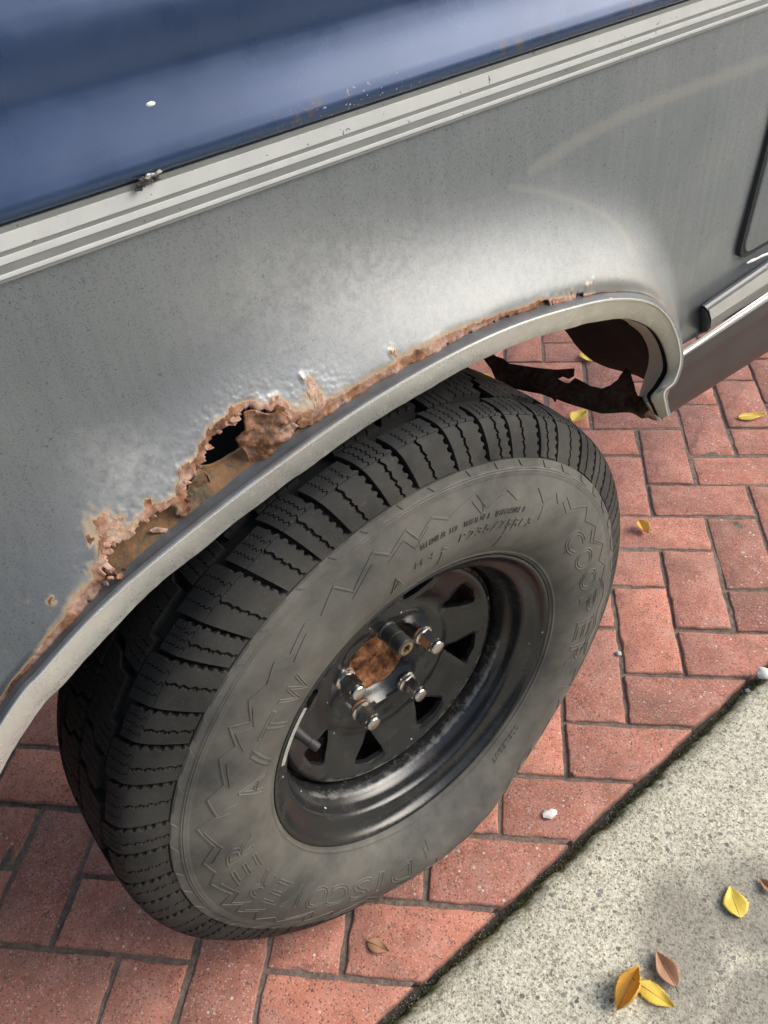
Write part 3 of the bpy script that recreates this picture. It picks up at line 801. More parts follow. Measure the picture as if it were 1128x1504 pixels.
# ---- wheel housing: roof over the tyre and the torn black liner at the far end
roof = [tI[uT < NE + 17.5] + np.array([0, d_, z_]) for d_, z_ in ((.002, .004), (.06, .03), (.16, .045), (.30, .04), (.40, .0))]
wr = ribbon('wheel_housing', roof, M['black']); child(wr)
lnA = np.array([at(*p, -.353) for p in ((885, 470), (911, 467), (925, 475), (940, 487), (951, 503), (956, 519), (956, 538), (954, 560))])
lnB = np.array([at(*p, -.16) for p in ((815, 478), (830, 486), (848, 510), (868, 528), (890, 539), (915, 546), (935, 552), (950, 560))])
lA, lB = catmull_idx(lnA, np.linspace(0, 7, 60)), catmull_idx(lnB, np.linspace(0, 7, 60))
ln = ribbon('wheel_liner', [lA, tw(lA, lB, .25, -.0), lA * .5 + lB * .5 + np.array([.012, 0, .004]), tw(lA, lB, .8), lB], M['black']); child(ln)
def cr(x, y): return (680 + x / 3.223, 460 + y / 3.223)
RAIL = [cr(*p) for p in ((100, 212), (122, 205), (142, 193), (160, 205), (190, 214), (215, 236), (330, 256), (440, 268), (524, 262), (522, 300), (500, 312), (470, 300), (448, 312), (480, 330), (505, 332), (530, 308), (565, 325), (600, 345), (660, 358), (700, 342), (735, 315), (766, 285), (772, 262), (800, 275), (808, 320), (822, 370), (836, 395), (880, 402), (905, 425), (925, 460), (945, 505), (905, 502), (880, 492), (850, 496), (815, 474), (780, 468), (720, 476), (660, 478), (580, 455), (520, 436), (446, 410), (440, 424), (432, 408), (380, 388), (300, 372), (210, 356), (195, 330), (165, 320), (135, 265))]
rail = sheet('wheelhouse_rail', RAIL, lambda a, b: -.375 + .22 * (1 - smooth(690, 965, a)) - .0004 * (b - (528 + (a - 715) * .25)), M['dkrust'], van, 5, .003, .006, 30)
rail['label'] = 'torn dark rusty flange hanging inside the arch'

# ---- unseen box ahead of the wheel, added to shade the ground
ubx = [(-2.9, -.20), (-1.30, -.20), (-1.27, -.16), (-1.27, .95), (-2.9, .95)]
Vb = []
for z_, k in ((.47, 0), (.455, .0), (.45, .02), (.60, 0)):
    Vb += [(p[0] + k * (-1 if p[0] > -2 else 1), p[1] + k * (1 if p[1] < 0 else -1), z_) for p in ubx]
fbx = [tuple(10 + i for i in range(5))] + [(5 + i, 5 + (i + 1) % 5, 10 + (i + 1) % 5, 10 + i) for i in range(5)] + [(15 + i, 15 + (i + 1) % 5, 5 + (i + 1) % 5, 5 + i) for i in range(5)] + [tuple(15 + i for i in range(5))]
ub = mesh_obj('ground_shade_box', Vb, fbx, M['black'], flat=True); fix_normals(ub.data); child(ub)

# ---- striped tape and upper blue panel
def strip_x(name, prof, mat, parent, x0=bx0, x1=bx1, nx=120, slope=.0125, xr=-.93, attrs=None, angle=35):
    xs = np.linspace(x0, x1, nx); Vv = []
    for (y, z) in prof:
        Vv += [(x, y, z + slope * (x - xr)) for x in xs]
    o = mesh_obj(name, Vv, grid_faces(len(prof), nx), mat, angle=angle)
    fix = o.data
    bm = bmesh.new(); bm.from_mesh(fix)
    if sum(f.normal.y for f in bm.faces) > 0: bmesh.ops.reverse_faces(bm, faces=bm.faces)
    bm.to_mesh(fix); bm.free()
    return child(o, parent), xs
YS = YP - .0003
def zat(px, py, y=YP - .004):
    p = at(px, py, y); return p[2] - .0125 * (p[0] + .93)
zs = [np.mean([zat(0, a), zat(564, b)]) for a, b in ((340, 147), (346, 154), (369, 180), (377, 184), (390, 195), (406, 203), (414, 210))]
def tape(name, z1, z0, mat, th=.0016):
    y = YP - .0050
    return strip_x(name, [(YP + .002, z1), (y + .0006, z1 - .0001), (y, z1 - .0005), (y - .0001, (z0 + z1) / 2), (y, z0 + .0005), (y + .0006, z0 + .0001), (YP + .002, z0)], mat, van, nx=60)[0]
bs = strip_x('stripe_backing', [(YP + .002, zs[0] + .001), (YP - .0044, zs[0] + .0008), (YP - .0044, zs[6] - .002), (YP + .002, zs[6] - .0025)], M['gtape'], van, nx=40)[0]
for a, b in ((1, 2), (3, 4), (5, 6)):
    s_ = tape('stripe', zs[a], zs[b], M['tape'])
zg = zs[0]
UP = [(YP + .006, zg - .004), (YP - .002, zg + .0012), (YP - .0065, zg + .0035), (YP - .0088, zg + .0070), (YP - .0092, zg + .0100), (YP - .0084, zg + .0130), (YP - .0062, zg + .020), (YP - .0030, zg + .030), (YP + .0006, zg + .042), (YP + .0030, zg + .051), (YP + .0043, zg + .0570), (YP + .0047, zg + .0600), (YP + .0046, zg + .0635), (YP + .0038, zg + .070), (YP + .0028, zg + .078), (YP + .0026, zg + .088), (YP + .0036, zg + .096), (YP + .0060, zg + .105), (YP + .0105, zg + .125), (YP + .020, zg + .17), (YP + .035, zg + .25), (YP + .06, zg + .36)]
up, xs = strip_x('upper_panel', UP, M['blue'], van, nx=420, angle=60)
Vu = np.array([v.co[:] for v in up.data.vertices]); pu = topx(Vu)
chips = np.exp(-(np.hypot((pu[:, 0] - 530) / 90, (pu[:, 1] - 150 + .3 * (pu[:, 0] - 530)) / 16)) ** 2) + .8 * np.exp(-(np.hypot((pu[:, 0] - 225) / 30, (pu[:, 1] - 262) / 12)) ** 2)
kz = np.repeat([.8 if 2 <= k <= 5 else 0 for k in range(len(UP))], 420)
rsu = kz * (np.exp(-((pu[:, 0] - 450) / 60) ** 2) + .8 * np.exp(-((pu[:, 0] - 770) / 50) ** 2) + .6 * np.exp(-((pu[:, 0] - 930) / 40) ** 2))
set_attr(up, 'chips', np.clip(chips, 0, 1)); set_attr(up, 'rust', np.clip(rsu, 0, 1))
up['label'] = 'glossy dark blue upper body panel with a ledge'

# ---- sill, chrome strip, moulding, door at the far end of the arch
def loft3(name, rowsL, rowsR, mat, parent=van, n=24, far=1.35, rise=.02, angle=35, cap=False):
    A = np.array([at(a, b, y) for a, b, y in rowsL]); B = np.array([at(a, b, y) for a, b, y in rowsR])
    Cc = B + np.array([far, 0, rise]) ; Cc[:, 1] = B[:, 1]
    st = [A * (1 - t) + B * t for t in np.linspace(0, 1, n)] + [B * (1 - t) + Cc * t for t in np.linspace(.1, 1, 10)]
    Vv = np.vstack(st); m = len(rowsL)
    fc = grid_faces(len(st), m)
    if cap: fc.append(tuple(range(m)))
    o = mesh_obj(name, Vv, fc, mat, angle=angle)
    bm = bmesh.new(); bm.from_mesh(o.data)
    if sum(f.normal.y * f.calc_area() for f in bm.faces) > 0: bmesh.ops.reverse_faces(bm, faces=bm.faces)
    bm.to_mesh(o.data); bm.free()
    return child(o, parent)
sill = loft3('sill_panel', [(990, 531, YP + .004), (990, 533, -.3735), (989, 548, -.3745), (987, 554, -.3735), (986, 558, -.3695), (980, 585, -.366), (974, 606, -.360), (968, 617, -.354), (966, 619, -.345), (966, 600, -.25)],
             [(1128, 440, YP + .004), (1128, 442, -.3735), (1128, 455, -.3745), (1128, 460, -.3735), (1128, 464, -.3695), (1128, 490, -.366), (1128, 508, -.360), (1128, 515, -.354), (1128, 517, -.345), (1128, 498, -.25)], M['sill'])
sill['label'] = 'dull brown-grey sill below the chrome strip'
ch = loft3('chrome_strip', [(988, 523, YP), (988, 524, -.3775), (988, 526.5, -.3795), (988, 528, -.3775), (988, 529.5, -.3785), (988, 532, -.3795), (988, 534, -.377), (988, 535, YP)],
           [(1128, 427.5, YP), (1128, 429, -.3775), (1128, 432, -.3795), (1128, 434, -.3772), (1128, 436, -.3785), (1128, 439, -.3795), (1128, 441.5, -.377), (1128, 443, YP)], M['insert'], angle=50)
mo = loft3('side_moulding', [(1028, 451, YP + .002), (1031, 448.5, YP - .008), (1035, 450, -.386), (1038, 453, -.3885), (1044.5, 470, -.390), (1043.7, 481, -.3875), (1040, 486, -.384), (1029, 488, YP + .002)],
           [(1128, 381.5, YP + .002), (1128, 382, YP - .008), (1128, 386, -.386), (1128, 391, -.3885), (1128, 407, -.390), (1128, 421, -.3875), (1128, 425, -.384), (1128, 431, YP + .002)], M['mould'])
mo['label'] = 'grey side moulding with a bright insert'
ins = loft3('moulding_insert', [(1041, 455, -.3885), (1041.5, 455.5, -.3907), (1045.0, 469.5, -.3918), (1044.6, 470.5, -.3895)], [(1128, 395.5, -.3885), (1128, 396, -.3907), (1128, 415, -.3918), (1128, 416.5, -.3895)], M['insert'], mo, angle=20)
ec = sheet('moulding_end', [(1029.5, 452), (1032, 449.5), (1035.5, 451.5), (1038.5, 456), (1043.5, 470), (1043, 480), (1039.5, 487), (1029.5, 488)], lambda a, b: YP - .001 - .0165 * smooth(1029, 1043, a), M['mould_end'], mo, 4, .0012, .0003)

def rounded(poly, r, n=6):
    out = []
    m = len(poly)
    for i in range(m):
        p0, p1, p2 = Vector(poly[i - 1]), Vector(poly[i]), Vector(poly[(i + 1) % m])
        rr = r[i] if hasattr(r, '__len__') else r
        a = p1 + (p0 - p1).normalized() * rr; b = p1 + (p2 - p1).normalized() * rr
        for k in range(n + 1):
            t = k / n; out.append(tuple((a * (1 - t) + p1 * t) * (1 - t) + (p1 * (1 - t) + b * t) * t))
    return out
def plate(name, poly, y_front, y_back, bev, mat, parent):
    area = sum(poly[i][0] * poly[(i + 1) % len(poly)][1] - poly[(i + 1) % len(poly)][0] * poly[i][1] for i in range(len(poly)))
    if area < 0: poly = poly[::-1]
    n = len(poly); Vv = []; fc = []
    for off, y in ((0, y_back), (0, y_front + bev), (bev * .3, y_front + bev * .3), (bev, y_front)):
        Vv += [(p[0], y, p[1]) for p in inset(poly, off)]
    for k in range(3):
        for i in range(n):
            j = (i + 1) % n; fc.append((k * n + i, k * n + j, (k + 1) * n + j, (k + 1) * n + i))
    fc.append(tuple(range(3 * n, 4 * n)))
    o = mesh_obj(name, Vv, fc, mat, angle=40); return child(o, parent)
dA, dB, dC = at(1128, 216, YP - .008), at(1087, 374, YP - .008), at(1128, 369, YP - .008)
zb = dB[2] - .004
dx_ = (dA[0] - dB[0]) / (dA[2] - dB[2])
gas_out = [(dB[0] - .001, zb - .006), (.75, zb + .016), (.75, .925), (dB[0] - .001 + dx_ * (.925 - zb), .925)]
gk = plate('door_gasket', rounded(gas_out, [.022, .01, .01, .003]), YP - .0072, YP + .004, .0006, M['gasket'], van)
door_o = [(dB[0] + .0052, zb + .001), (.744, zb + .022), (.744, .9249), (dB[0] + .0052 + dx_ * (.925 - zb), .9249)]
door = plate('door', rounded(door_o, [.019, .01, .01, .003]), YP - .0098, YP + .003, .003, M['silver'], van)
for n_ in ('rust', 'halo', 'chalk_light', 'sheen_marks', 'dirt'): set_attr(door, n_, np.zeros(len(door.data.vertices)))
door['label'] = 'silver door with a rounded lower corner'
# chipped paint along the sill of the door opening
cp = sheet('paint_chips', [(1096, 386.5), (1104, 381), (1112, 378.5), (1120, 374), (1128, 371), (1128, 374.5), (1118, 379), (1108, 384), (1099, 388)], lambda a, b: YP - .0085, M['white'], gk, 2, .0006, .0006, 200)
# white fleck on the blue paint
def on_up(px, py):
    y = YP
    for _ in range(12):
        p = at(px, py, y); zr_ = p[2] - .0125 * (p[0] + .93)
        y = float(np.interp(zr_, [q_[1] for q_ in UP], [q_[0] for q_ in UP]))
    return at(px, py, y)
pf = on_up(221, 153)
bmf = bmesh.new(); bmesh.ops.create_icosphere(bmf, subdivisions=2, radius=.0034)
for v in bmf.verts: v.co = Vector((v.co.x * 1.0 + v.co.z * .25, v.co.y * .3, v.co.z * .5))
fk = bm_obj('white_fleck', bmf, M['white']); fk.location = pf; fk.rotation_euler = (R_(15), R_(8), 0); child(fk, up); fk['label'] = 'tiny white fleck'
# lumps of old sealant where the ledge has lifted off the tape
for k, (a, b, s, m_) in enumerate(((212, 264, .0036, 'gasket'), (217, 259, .0024, 'weight'), (224, 257, .002, 'weight'), (207, 271, .0034, 'gasket'), (204, 277, .0026, 'gasket'), (232, 254, .002, 'stone'), (228, 262, .003, 'gasket'))):
    bmf = bmesh.new(); bmesh.ops.create_icosphere(bmf, subdivisions=2, radius=s)
    for v in bmf.verts: v.co = Vector((v.co.x * 1.2, v.co.y * .5, v.co.z * .7)) * (.8 + .9 * nz(v.co.x + k, v.co.y, v.co.z, 330, 3))
    o = bm_obj('sealant_lump', bmf, M[m_]); o.location = at(a, b, YP - .0085); child(o, up)

# ------------------------------------------------------------------ tyre
PROF = [(0, .374), (.03, .3735), (.058, .3718), (.074, .3685), (.083, .3625), (.090, .352), (.0955, .340), (.100, .327), (.105, .314), (.1115, .297), (.1160, .280), (.1170, .263), (.1140, .243), (.1075, .226), (.0995, .2135), (.0930, .2065)]
pf_ = catmull([(a, b) for a, b in PROF], 400)
WL = np.r_[0, np.cumsum(np.linalg.norm(np.diff(pf_, axis=0), axis=1))]
tgp = np.gradient(pf_, axis=0); tgp /= np.linalg.norm(tgp, axis=1)[:, None]
nrp = np.c_[-tgp[:, 1], tgp[:, 0]]           # outward (away from the tyre's inside)
if nrp[0, 1] < 0: nrp = -nrp
WMAX = WL[-1]
def w_of_r(r): return float(np.interp(-r, -pf_[100:, 1], WL[100:]))
def tyre(theta, wv, h=0.0):
    """theta, arc length across the tyre (positive = outer side), height above the surface -> world, with the tyre squashed on the ground"""
    theta = np.asarray(theta, float); wv = np.asarray(wv, float); h = np.asarray(h, float)
    a = np.abs(wv); sg = np.where(wv >= 0, 1.0, -1.0)
    yr = np.interp(a, WL, pf_[:, 0]) + h * np.interp(a, WL, nrp[:, 0])
    r = np.interp(a, WL, pf_[:, 1]) + h * np.interp(a, WL, nrp[:, 1])
    phi = theta + math.pi / 2
    cph = np.cos(phi)
    rg = np.where(cph > .6, WC[2] / np.maximum(cph, .6), 9.0)
    rm = -np.log(np.exp(-.374 * 260) + np.exp(-np.minimum(rg, .6) * 260)) / 260
    ratio = (rm - .21) / (.374 - .21)
    q = np.clip((r - .21) / .15, 0, 1.2)
    r2 = np.where(r > .21, r - (1 - ratio) * .164 * (np.clip(r - .21, 0, 1) / .164) ** 1.5, r)
    pw = (phi + np.pi) % (2 * np.pi) - np.pi
    yr = yr + (.058 * (1 - ratio) + .0125 * np.exp(-((pw + .12) / .72) ** 4)) * np.clip(np.sin(np.pi * np.clip(q * .80, 0, 1)), 0, 1) ** .7 * smooth(.03, .07, a)
    y = WC[1] - sg * yr
    return np.stack([WC[0] + r2 * np.cos(theta), y, np.maximum(WC[2] + r2 * np.sin(theta), .0015)], -1)

NTH = 420
w_sh = w_of_r(.3265)                          # foot of the shoulder lugs
ws = np.r_[np.linspace(-WMAX, -w_sh - .004, 26), np.linspace(-w_sh, w_sh, 44), np.linspace(w_sh + .003, WMAX, 110)]
hh = np.where(np.abs(ws) < w_sh - .001, -.0095, 0.0)
for rr, amp in ((.3172, .0009), (.3147, .0012), (.3122, .0008), (.214, .0012), (.2105, .001)):
    hh = hh + np.where(ws > 0, amp * np.exp(-((ws - w_of_r(rr)) / .0011) ** 2), 0)
th = np.linspace(0, 2 * np.pi, NTH, endpoint=False)
TH, WW = np.meshgrid(th, ws); HH = np.repeat(hh[:, None], NTH, 1)
Vt = tyre(TH, WW, HH).reshape(-1, 3)
ty = mesh_obj('tyre', Vt, grid_faces(len(ws), NTH, True), M['sidewall'], angle=40); fix_normals(ty.data)
ty.data.materials.append(M['tread'])
wm = [0.5 * (ws[i] + ws[i + 1]) for i in range(len(ws) - 1)]
ty.data.polygons.foreach_set('material_index', [1 if abs(wm[i]) < w_sh - .0005 else 0 for i in range(len(ws) - 1) for _ in range(NTH)])
child(ty); ty['label'] = 'dusty black all-terrain tyre'

def slices(bmv, bmf, tl, tr, wsamp, hb, ht, bevel=.0006):
    """a bar of rubber between two edges tl(w), tr(w) (radians) from height hb to ht"""
    b0 = len(bmv); n = len(wsamp)
    A = tyre(tl, wsamp, np.full(n, hb)); Dd = tyre(tr, wsamp, np.full(n, hb))
    bt = bevel / .37
    B = tyre(tl + bt, wsamp, np.full(n, ht)); Cc = tyre(tr - bt, wsamp, np.full(n, ht))
    for i in range(n):
        bmv += [tuple(A[i]), tuple(B[i]), tuple(Cc[i]), tuple(Dd[i])]
    for i in range(n - 1):
        p = b0 + i * 4; q = p + 4
        bmf += [(p, p + 1, q + 1, q), (p + 1, p + 2, q + 2, q + 1), (p + 2, p + 3, q + 3, q + 2)]
    e = b0 + (n - 1) * 4
    bmf += [(b0, b0 + 3, b0 + 2, b0 + 1), (e, e + 1, e + 2, e + 3)]
NP = 50
pit = np.array([[1.0, 1.24, .82, 1.12, .86][k % 5] for k in range(NP)]); pit = pit / pit.sum() * 2 * np.pi
st_ = np.r_[0, np.cumsum(pit)[:-1]] + R_(3)
D2R = math.pi / 180
def shoulder(k, side_):
    Vv, Ff = [], []
    t0, p = st_[k], pit[k]
    gap = (.0058 if k % 2 else .0040) / .37
    wi, wm_, wo = .0515, .0800, w_sh + .002 - (.004 if k % 2 else 0)
    sw = lambda w_: 3.0 * D2R * (np.clip((np.asarray(w_) - wi) / (wo - wi), 0, 1)) ** .8     # lugs sweep forward towards the sidewall
    L = lambda w_: t0 + gap / 2 + (.0016 / .37) * np.sign(np.sin(np.asarray(w_) * 700)) * (np.asarray(w_) > .07) - sw(w_)
    Rr = lambda w_: t0 + p - gap / 2 - sw(w_)
    wz = np.linspace(wi + (.007 if k % 2 else 0), wo, 22)
    sgn = 1 if side_ > 0 else -1
    slices(Vv, Ff, L(wz), Rr(wz), wz * sgn, -.0098, -.0035)
    # inner half: four strips between wavy sipes
    wa = np.linspace(wz[0], wm_, 12)
    zig = (.0013 / .37) * np.where(np.arange(12) % 2, 1, -1)
    ns = 4
    for j in range(ns):
        a = L(wa) + (Rr(wa) - L(wa)) * j / ns + (zig if j > 0 else 0) + (.0004 / .37 if j else 0)
        b = L(wa) + (Rr(wa) - L(wa)) * (j + 1) / ns + (zig if j < ns - 1 else 0) - (.0004 / .37 if j < ns - 1 else 0)
        slices(Vv, Ff, a, b, wa * sgn, -.0045, 0.0, .0004)
    # outer half: two feet with a toothed slot between
    wb_ = np.linspace(wm_ + .0003, wo, 26)
    tooth = (.0009 / .37) * np.where(np.arange(26) % 2, 1, -1)
    for j in range(2):
        mid = L(wb_) + (Rr(wb_) - L(wb_)) * (.5 + (.06 if k % 3 else -.05))
        g_ = .0012 / .37
        a = L(wb_) if j == 0 else mid + g_ + tooth
        b = mid - g_ + tooth * .3 if j == 0 else Rr(wb_)
        # the last centimetre steps back: a shallower foot on the sidewall
        slices(Vv, Ff, a, b, wb_ * sgn, -.0045, -.0002, .0006)
    return Vv, Ff
def centre_block(k, side_):
    Vv, Ff = [], []
    t0, p = st_[k] + (pit[k] * .45 if side_ > 0 else pit[k] * .1), pit[k]
    gap = .0046 / .37
    wi, wo = .0030, .0420
    wo2 = wo + (.006 if k % 2 else -.003)
    stp = lambda w_: (.011 / .37) * (np.clip((np.asarray(w_) - .018) / .006, 0, 1))          # Z-shaped block
    L = lambda w_: t0 + gap / 2 + stp(w_); Rr = lambda w_: t0 + p - gap / 2 + stp(w_)
    sgn = 1 if side_ > 0 else -1
    wz = np.linspace(wi, wo2, 14)
    slices(Vv, Ff, L(wz), Rr(wz), wz * sgn, -.0098, -.0035)
    zig = (.001 / .37) * np.where(np.arange(14) % 2, 1, -1)
    for j in range(4):
        a = L(wz) + (Rr(wz) - L(wz)) * j / 4 + (zig + .0004 / .37 if j else 0)
        b = L(wz) + (Rr(wz) - L(wz)) * (j + 1) / 4 + (zig - .0004 / .37 if j < 3 else 0)
        slices(Vv, Ff, a, b, wz * sgn, -.0045, 0.0, .0004)
    return Vv, Ff
for k in range(NP):
    for sd_ in (1, -1):
        for fn in (shoulder, centre_block):
            Vv, Ff = fn(k, sd_)
            o = mesh_obj('tread_block', Vv, Ff, M['tread'], flat=True)
            fix_normals(o.data); child(o, ty)
# low protector plates between the lugs and the rim of the sidewall
Vv, Ff = [], []
for k in range(NP):
    t0, p = st_[k] - 3.0 * D2R, pit[k]
    wz = np.linspace(w_of_r(.3255), w_of_r(.3190), 5)
    taper = np.linspace(0, .22, 5) * p
    slices(Vv, Ff, t0 + .06 * p + taper, t0 + .80 * p - taper * .6, wz, -.001, .0009, .001)
pr = mesh_obj('shoulder_scallops', Vv, Ff, M['sidewall'], flat=True); fix_normals(pr.data); tag(pr, kind='stuff'); child(pr, ty)
# raised jagged line running round the sidewall
rnd = random.Random(11)
zp = []; t = 0.0; hi = True
while t < 2 * math.pi - .05:
    zp.append((t, (.299 if hi else .2865) + rnd.uniform(-.003, .003) + .011 * math.exp(-((t - 3.9) / .75) ** 2))); t += rnd.uniform(.05, .13) * (1 if hi else .6); hi = not hi
zp.append((2 * math.pi, zp[0][1]))
def raised_line(pts, width, h, mat_name, name, taper=False):
    Vv, Ff = [], []
    P2 = []
    for i in range(len(pts) - 1):
        (a, r0), (b, r1) = pts[i], pts[i + 1]
        n = max(2, int(abs(b - a) * .29 / .004) + int(abs(r1 - r0) / .004))
        P2 += [(a + (b - a) * j / n, r0 + (r1 - r0) * j / n) for j in range(n)]
    P2.append(pts[-1])
    Q = np.array([(a * .29, r) for a, r in P2])
    tg_ = np.gradient(Q, axis=0); tg_ /= np.linalg.norm(tg_, axis=1)[:, None] + 1e-9
    nn = np.c_[-tg_[:, 1], tg_[:, 0]]
    for i in range(len(Q)):
        for s, hh_ in ((-1, -.0005), (-.55, h), (.55, h), (1, -.0005)):
            q = Q[i] + nn[i] * s * width / 2
            Vv.append(tuple(tyre(q[0] / .29, w_of_r(q[1]), hh_)))
    Ff = grid_faces(len(Q), 4)
    o = mesh_obj(name, Vv, Ff, mat_name, angle=20); fix_normals(o.data); return o
zz = raised_line(zp, .0028, .0008, M['sidewall'], 'sidewall_zigzag'); child(zz, ty)
zp2 = [(a + .02, r - .0075 + rnd.uniform(-.002, .002)) for a, r in zp[:-1]]
for i in range(0, len(zp2) - 3, 4):
    z2 = raised_line(zp2[i:i + 2 + (i % 3)], .0016, .0007, M['sidewall'], 'sidewall_zigzag'); child(z2, ty)
# mould parting spurs
for k in range(22):
    a = rnd.uniform(0, 6.28); r0 = rnd.uniform(.225, .30)
    z3 = raised_line([(a, r0), (a + rnd.uniform(-.012, .012), r0 + rnd.uniform(.010, .02))], .0012, .0007, M['sidewall'], 'mould_spur'); child(z3, ty)

# raised lettering
tmp_scene_obj = []
def glyph(ch, outline=True, bevel=.02):
    cu = bpy.data.curves.new('glyph', 'FONT'); cu.body = ch; cu.size = 1.0
    cu.resolution_u = 3
    if outline: cu.fill_mode = 'NONE'; cu.bevel_depth = bevel; cu.bevel_resolution = 0
    else: cu.extrude = .02
    o = bpy.data.objects.new('glyph', cu); col.objects.link(o)
    dg = bpy.context.evaluated_depsgraph_get()
    me = bpy.data.meshes.new_from_object(o.evaluated_get(dg))
    bpy.data.objects.remove(o); bpy.data.curves.remove(cu)
    return me
def letter(ch, ang, r0, r1, width, outline=True, bevel=.03, hgt=.0012, slant=0.0, name='sidewall_letter'):
    me = glyph(ch, outline, bevel)
    bm = bmesh.new(); bm.from_mesh(me); bpy.data.meshes.remove(me)
    xs_ = [v.co.x for v in bm.verts]; ys_ = [v.co.y for v in bm.verts]
    x0, x1, y0, y1 = min(xs_), max(xs_), min(ys_), max(ys_)
    long = [e for e in bm.edges if e.calc_length() > .22]
    if long: bmesh.ops.subdivide_edges(bm, edges=long, cuts=2)
    zr = max(abs(v.co.z) for v in bm.verts) + 1e-6
    rm = (r0 + r1) / 2
    for v in bm.verts:
        fy = (v.co.y - y0) / (y1 - y0 + 1e-9); fx = (v.co.x - (x0 + x1) / 2) / (x1 - x0 + 1e-9)
        a = ang - (fx * width + slant * (fy - .5)) / rm
        r = r0 + (r1 - r0) * fy
        v.co = Vector(tyre(a, w_of_r(r), hgt * (v.co.z / zr)))
    bmesh.ops.recalc_face_normals(bm, faces=bm.faces)
    o = bm_obj(name, bm, M['sidewall'], angle=30); return child(o, ty)
for c_, a in zip('COOPER', (31.5, 21, 10.8, .3, -10.2, -20.2)): letter(c_, a * D2R, .2465, .2765, .0385, bevel=.028, hgt=.0008)
for c_, a in zip('DISCOVERER', (250, 243, 236, 228, 220, 211.5, 203, 193.6, 184, 174.6)): letter(c_, a * D2R, .2475, .2805, .0345 if c_ != 'I' else .010, bevel=.028, hgt=.0008)
for c_, a in zip('A/TW', (156, 147.8, 138.6, 129.5)): letter(c_, a * D2R, .233, .268, .033, slant=.004, bevel=.028, hgt=.0008)
def small(text, a0, a1, r0, r1):
    n = len(text)
    for i, c_ in enumerate(text):
        if c_ == ' ': continue
        a = a0 + (a1 - a0) * i / (n - 1)
        letter(c_, a * D2R, r0, r1, abs(a1 - a0) * D2R * r0 / n * .8, False, 0, .0010, .0012)
small('TREADWEAR 560  TRACTION A  TEMPERATURE B', 90.5, 60.5, .2725, .2785)
small('P235/75R15', 79, 56.5, .2555, .2655)
small('M+S', 91.5, 84, .2525, .2605)
small('TUBELESS', -64, -50, .222, .228)
mtn = raised_line([(99.6 * D2R, .240), (97.8 * D2R, .259), (96.0 * D2R, .240)], .002, .001, M['sidewall'], 'mountain_mark'); child(mtn, ty)
mtn = raised_line([(98.6 * D2R, .243), (97.6 * D2R, .250), (96.6 * D2R, .243)], .0016, .001, M['sidewall'], 'mountain_mark'); child(mtn, ty)

# ------------------------------------------------------------------ wheel
def lathe(name, prof, mat, n=144, attrs=None, angle=40):
    a = np.linspace(0, 2 * np.pi, n, endpoint=False); Vv = []
    for r, y in prof: Vv += [(WC[0] + r * math.cos(t), y, WC[2] + r * math.sin(t)) for t in a]
    o = mesh_obj(name, Vv, grid_faces(len(prof), n, True), mat, angle=angle); fix_normals(o.data); return o
rimP = [(.2035, -.438), (.2060, -.4455), (.2085, -.4490), (.2090, -.4510), (.2080, -.4526), (.2055, -.4530), (.2030, -.4515), (.2010, -.448), (.1985, -.4445), (.1945, -.441), (.1895, -.4385), (.1850, -.4365), (.1815, -.434), (.1795, -.4305), (.1785, -.427), (.1780, -.422), (.1765, -.4175), (.1735, -.4135), (.1705, -.410), (.1690, -.4055), (.1682, -.400), (.1678, -.393), (.1676, -.384), (.1676, -.37), (.1676, -.33), (.170, -.30), (.18, -.28)]
wh = lathe('wheel', rimP, M['rim'], 200)
rv = np.repeat([p[0] for p in rimP], 200); yv = np.repeat([p[1] for p in rimP], 200); av = np.tile(np.linspace(0, 360, 200, endpoint=False), len(rimP))
set_attr(wh, 'wear_glint', (.42 * np.exp(-((rv - .1795) / .0025) ** 2) + .72 * np.exp(-((rv - .1705) / .0035) ** 2)) * smooth(190, 215, av) * (1 - smooth(338, 352, av)) + .30 * np.exp(-((rv - .209) / .003) ** 2))  # first term paints a highlight on the ridge, the others are worn paint
set_attr(wh, 'rust', .35 * np.exp(-((rv - .2085) / .003) ** 2) * ((av > 60) & (av < 230)) + .35 * np.exp(-((rv - .169) / .002) ** 2) * (np.cos(np.radians(av - 10)) > .1))
child(wh); wh['label'] = 'black steel wheel with eight windows and worn paint'
# pressed disc with eight windows
def disc_y(r, a):
    r = np.asarray(r, float)
    y = np.interp(r, [.048, .052, .056, .064, .074, .081, .086, .091, .097, .104, .115, .130, .142, .150, .155, .159, .162, .165, .1672], [-.352, -.3575, -.3600, -.3715, -.3740, -.3765, -.3785, -.3790, -.3775, -.3775, -.3835, -.3885, -.3918, -.3950, -.3968, -.3962, -.3930, -.3880, -.382])
    # low bosses round the nuts
    k = np.cos(5 * (a - 10 * D2R))
    y = y - .0035 * np.clip(k, 0, 1) * np.exp(-((r - .0655) / .012) ** 2) + .0045 * np.clip(-k, 0, 1) * np.exp(-((r - .078) / .011) ** 2)
    return y
wins = []
for k in range(8):
    a0 = (22.5 + 45 * k) * D2R
    poly = [(.0995, 0), (.1395, -.0275), (.1455, 0), (.1395, .0275)]
    rp = rounded([(a, b) for a, b in poly], [.009, .009, .004, .009], 5)
    wins.append([(a * math.cos(a0) - b * math.sin(a0), a * math.sin(a0) + b * math.cos(a0)) for a, b in rp])
pts = []; cons = []
for wl_ in wins:
    d_ = densify(wl_, .003); b0 = len(pts); pts += [Vector(p) for p in d_]; cons += [(b0 + i, b0 + (i + 1) % len(d_)) for i in range(len(d_))]
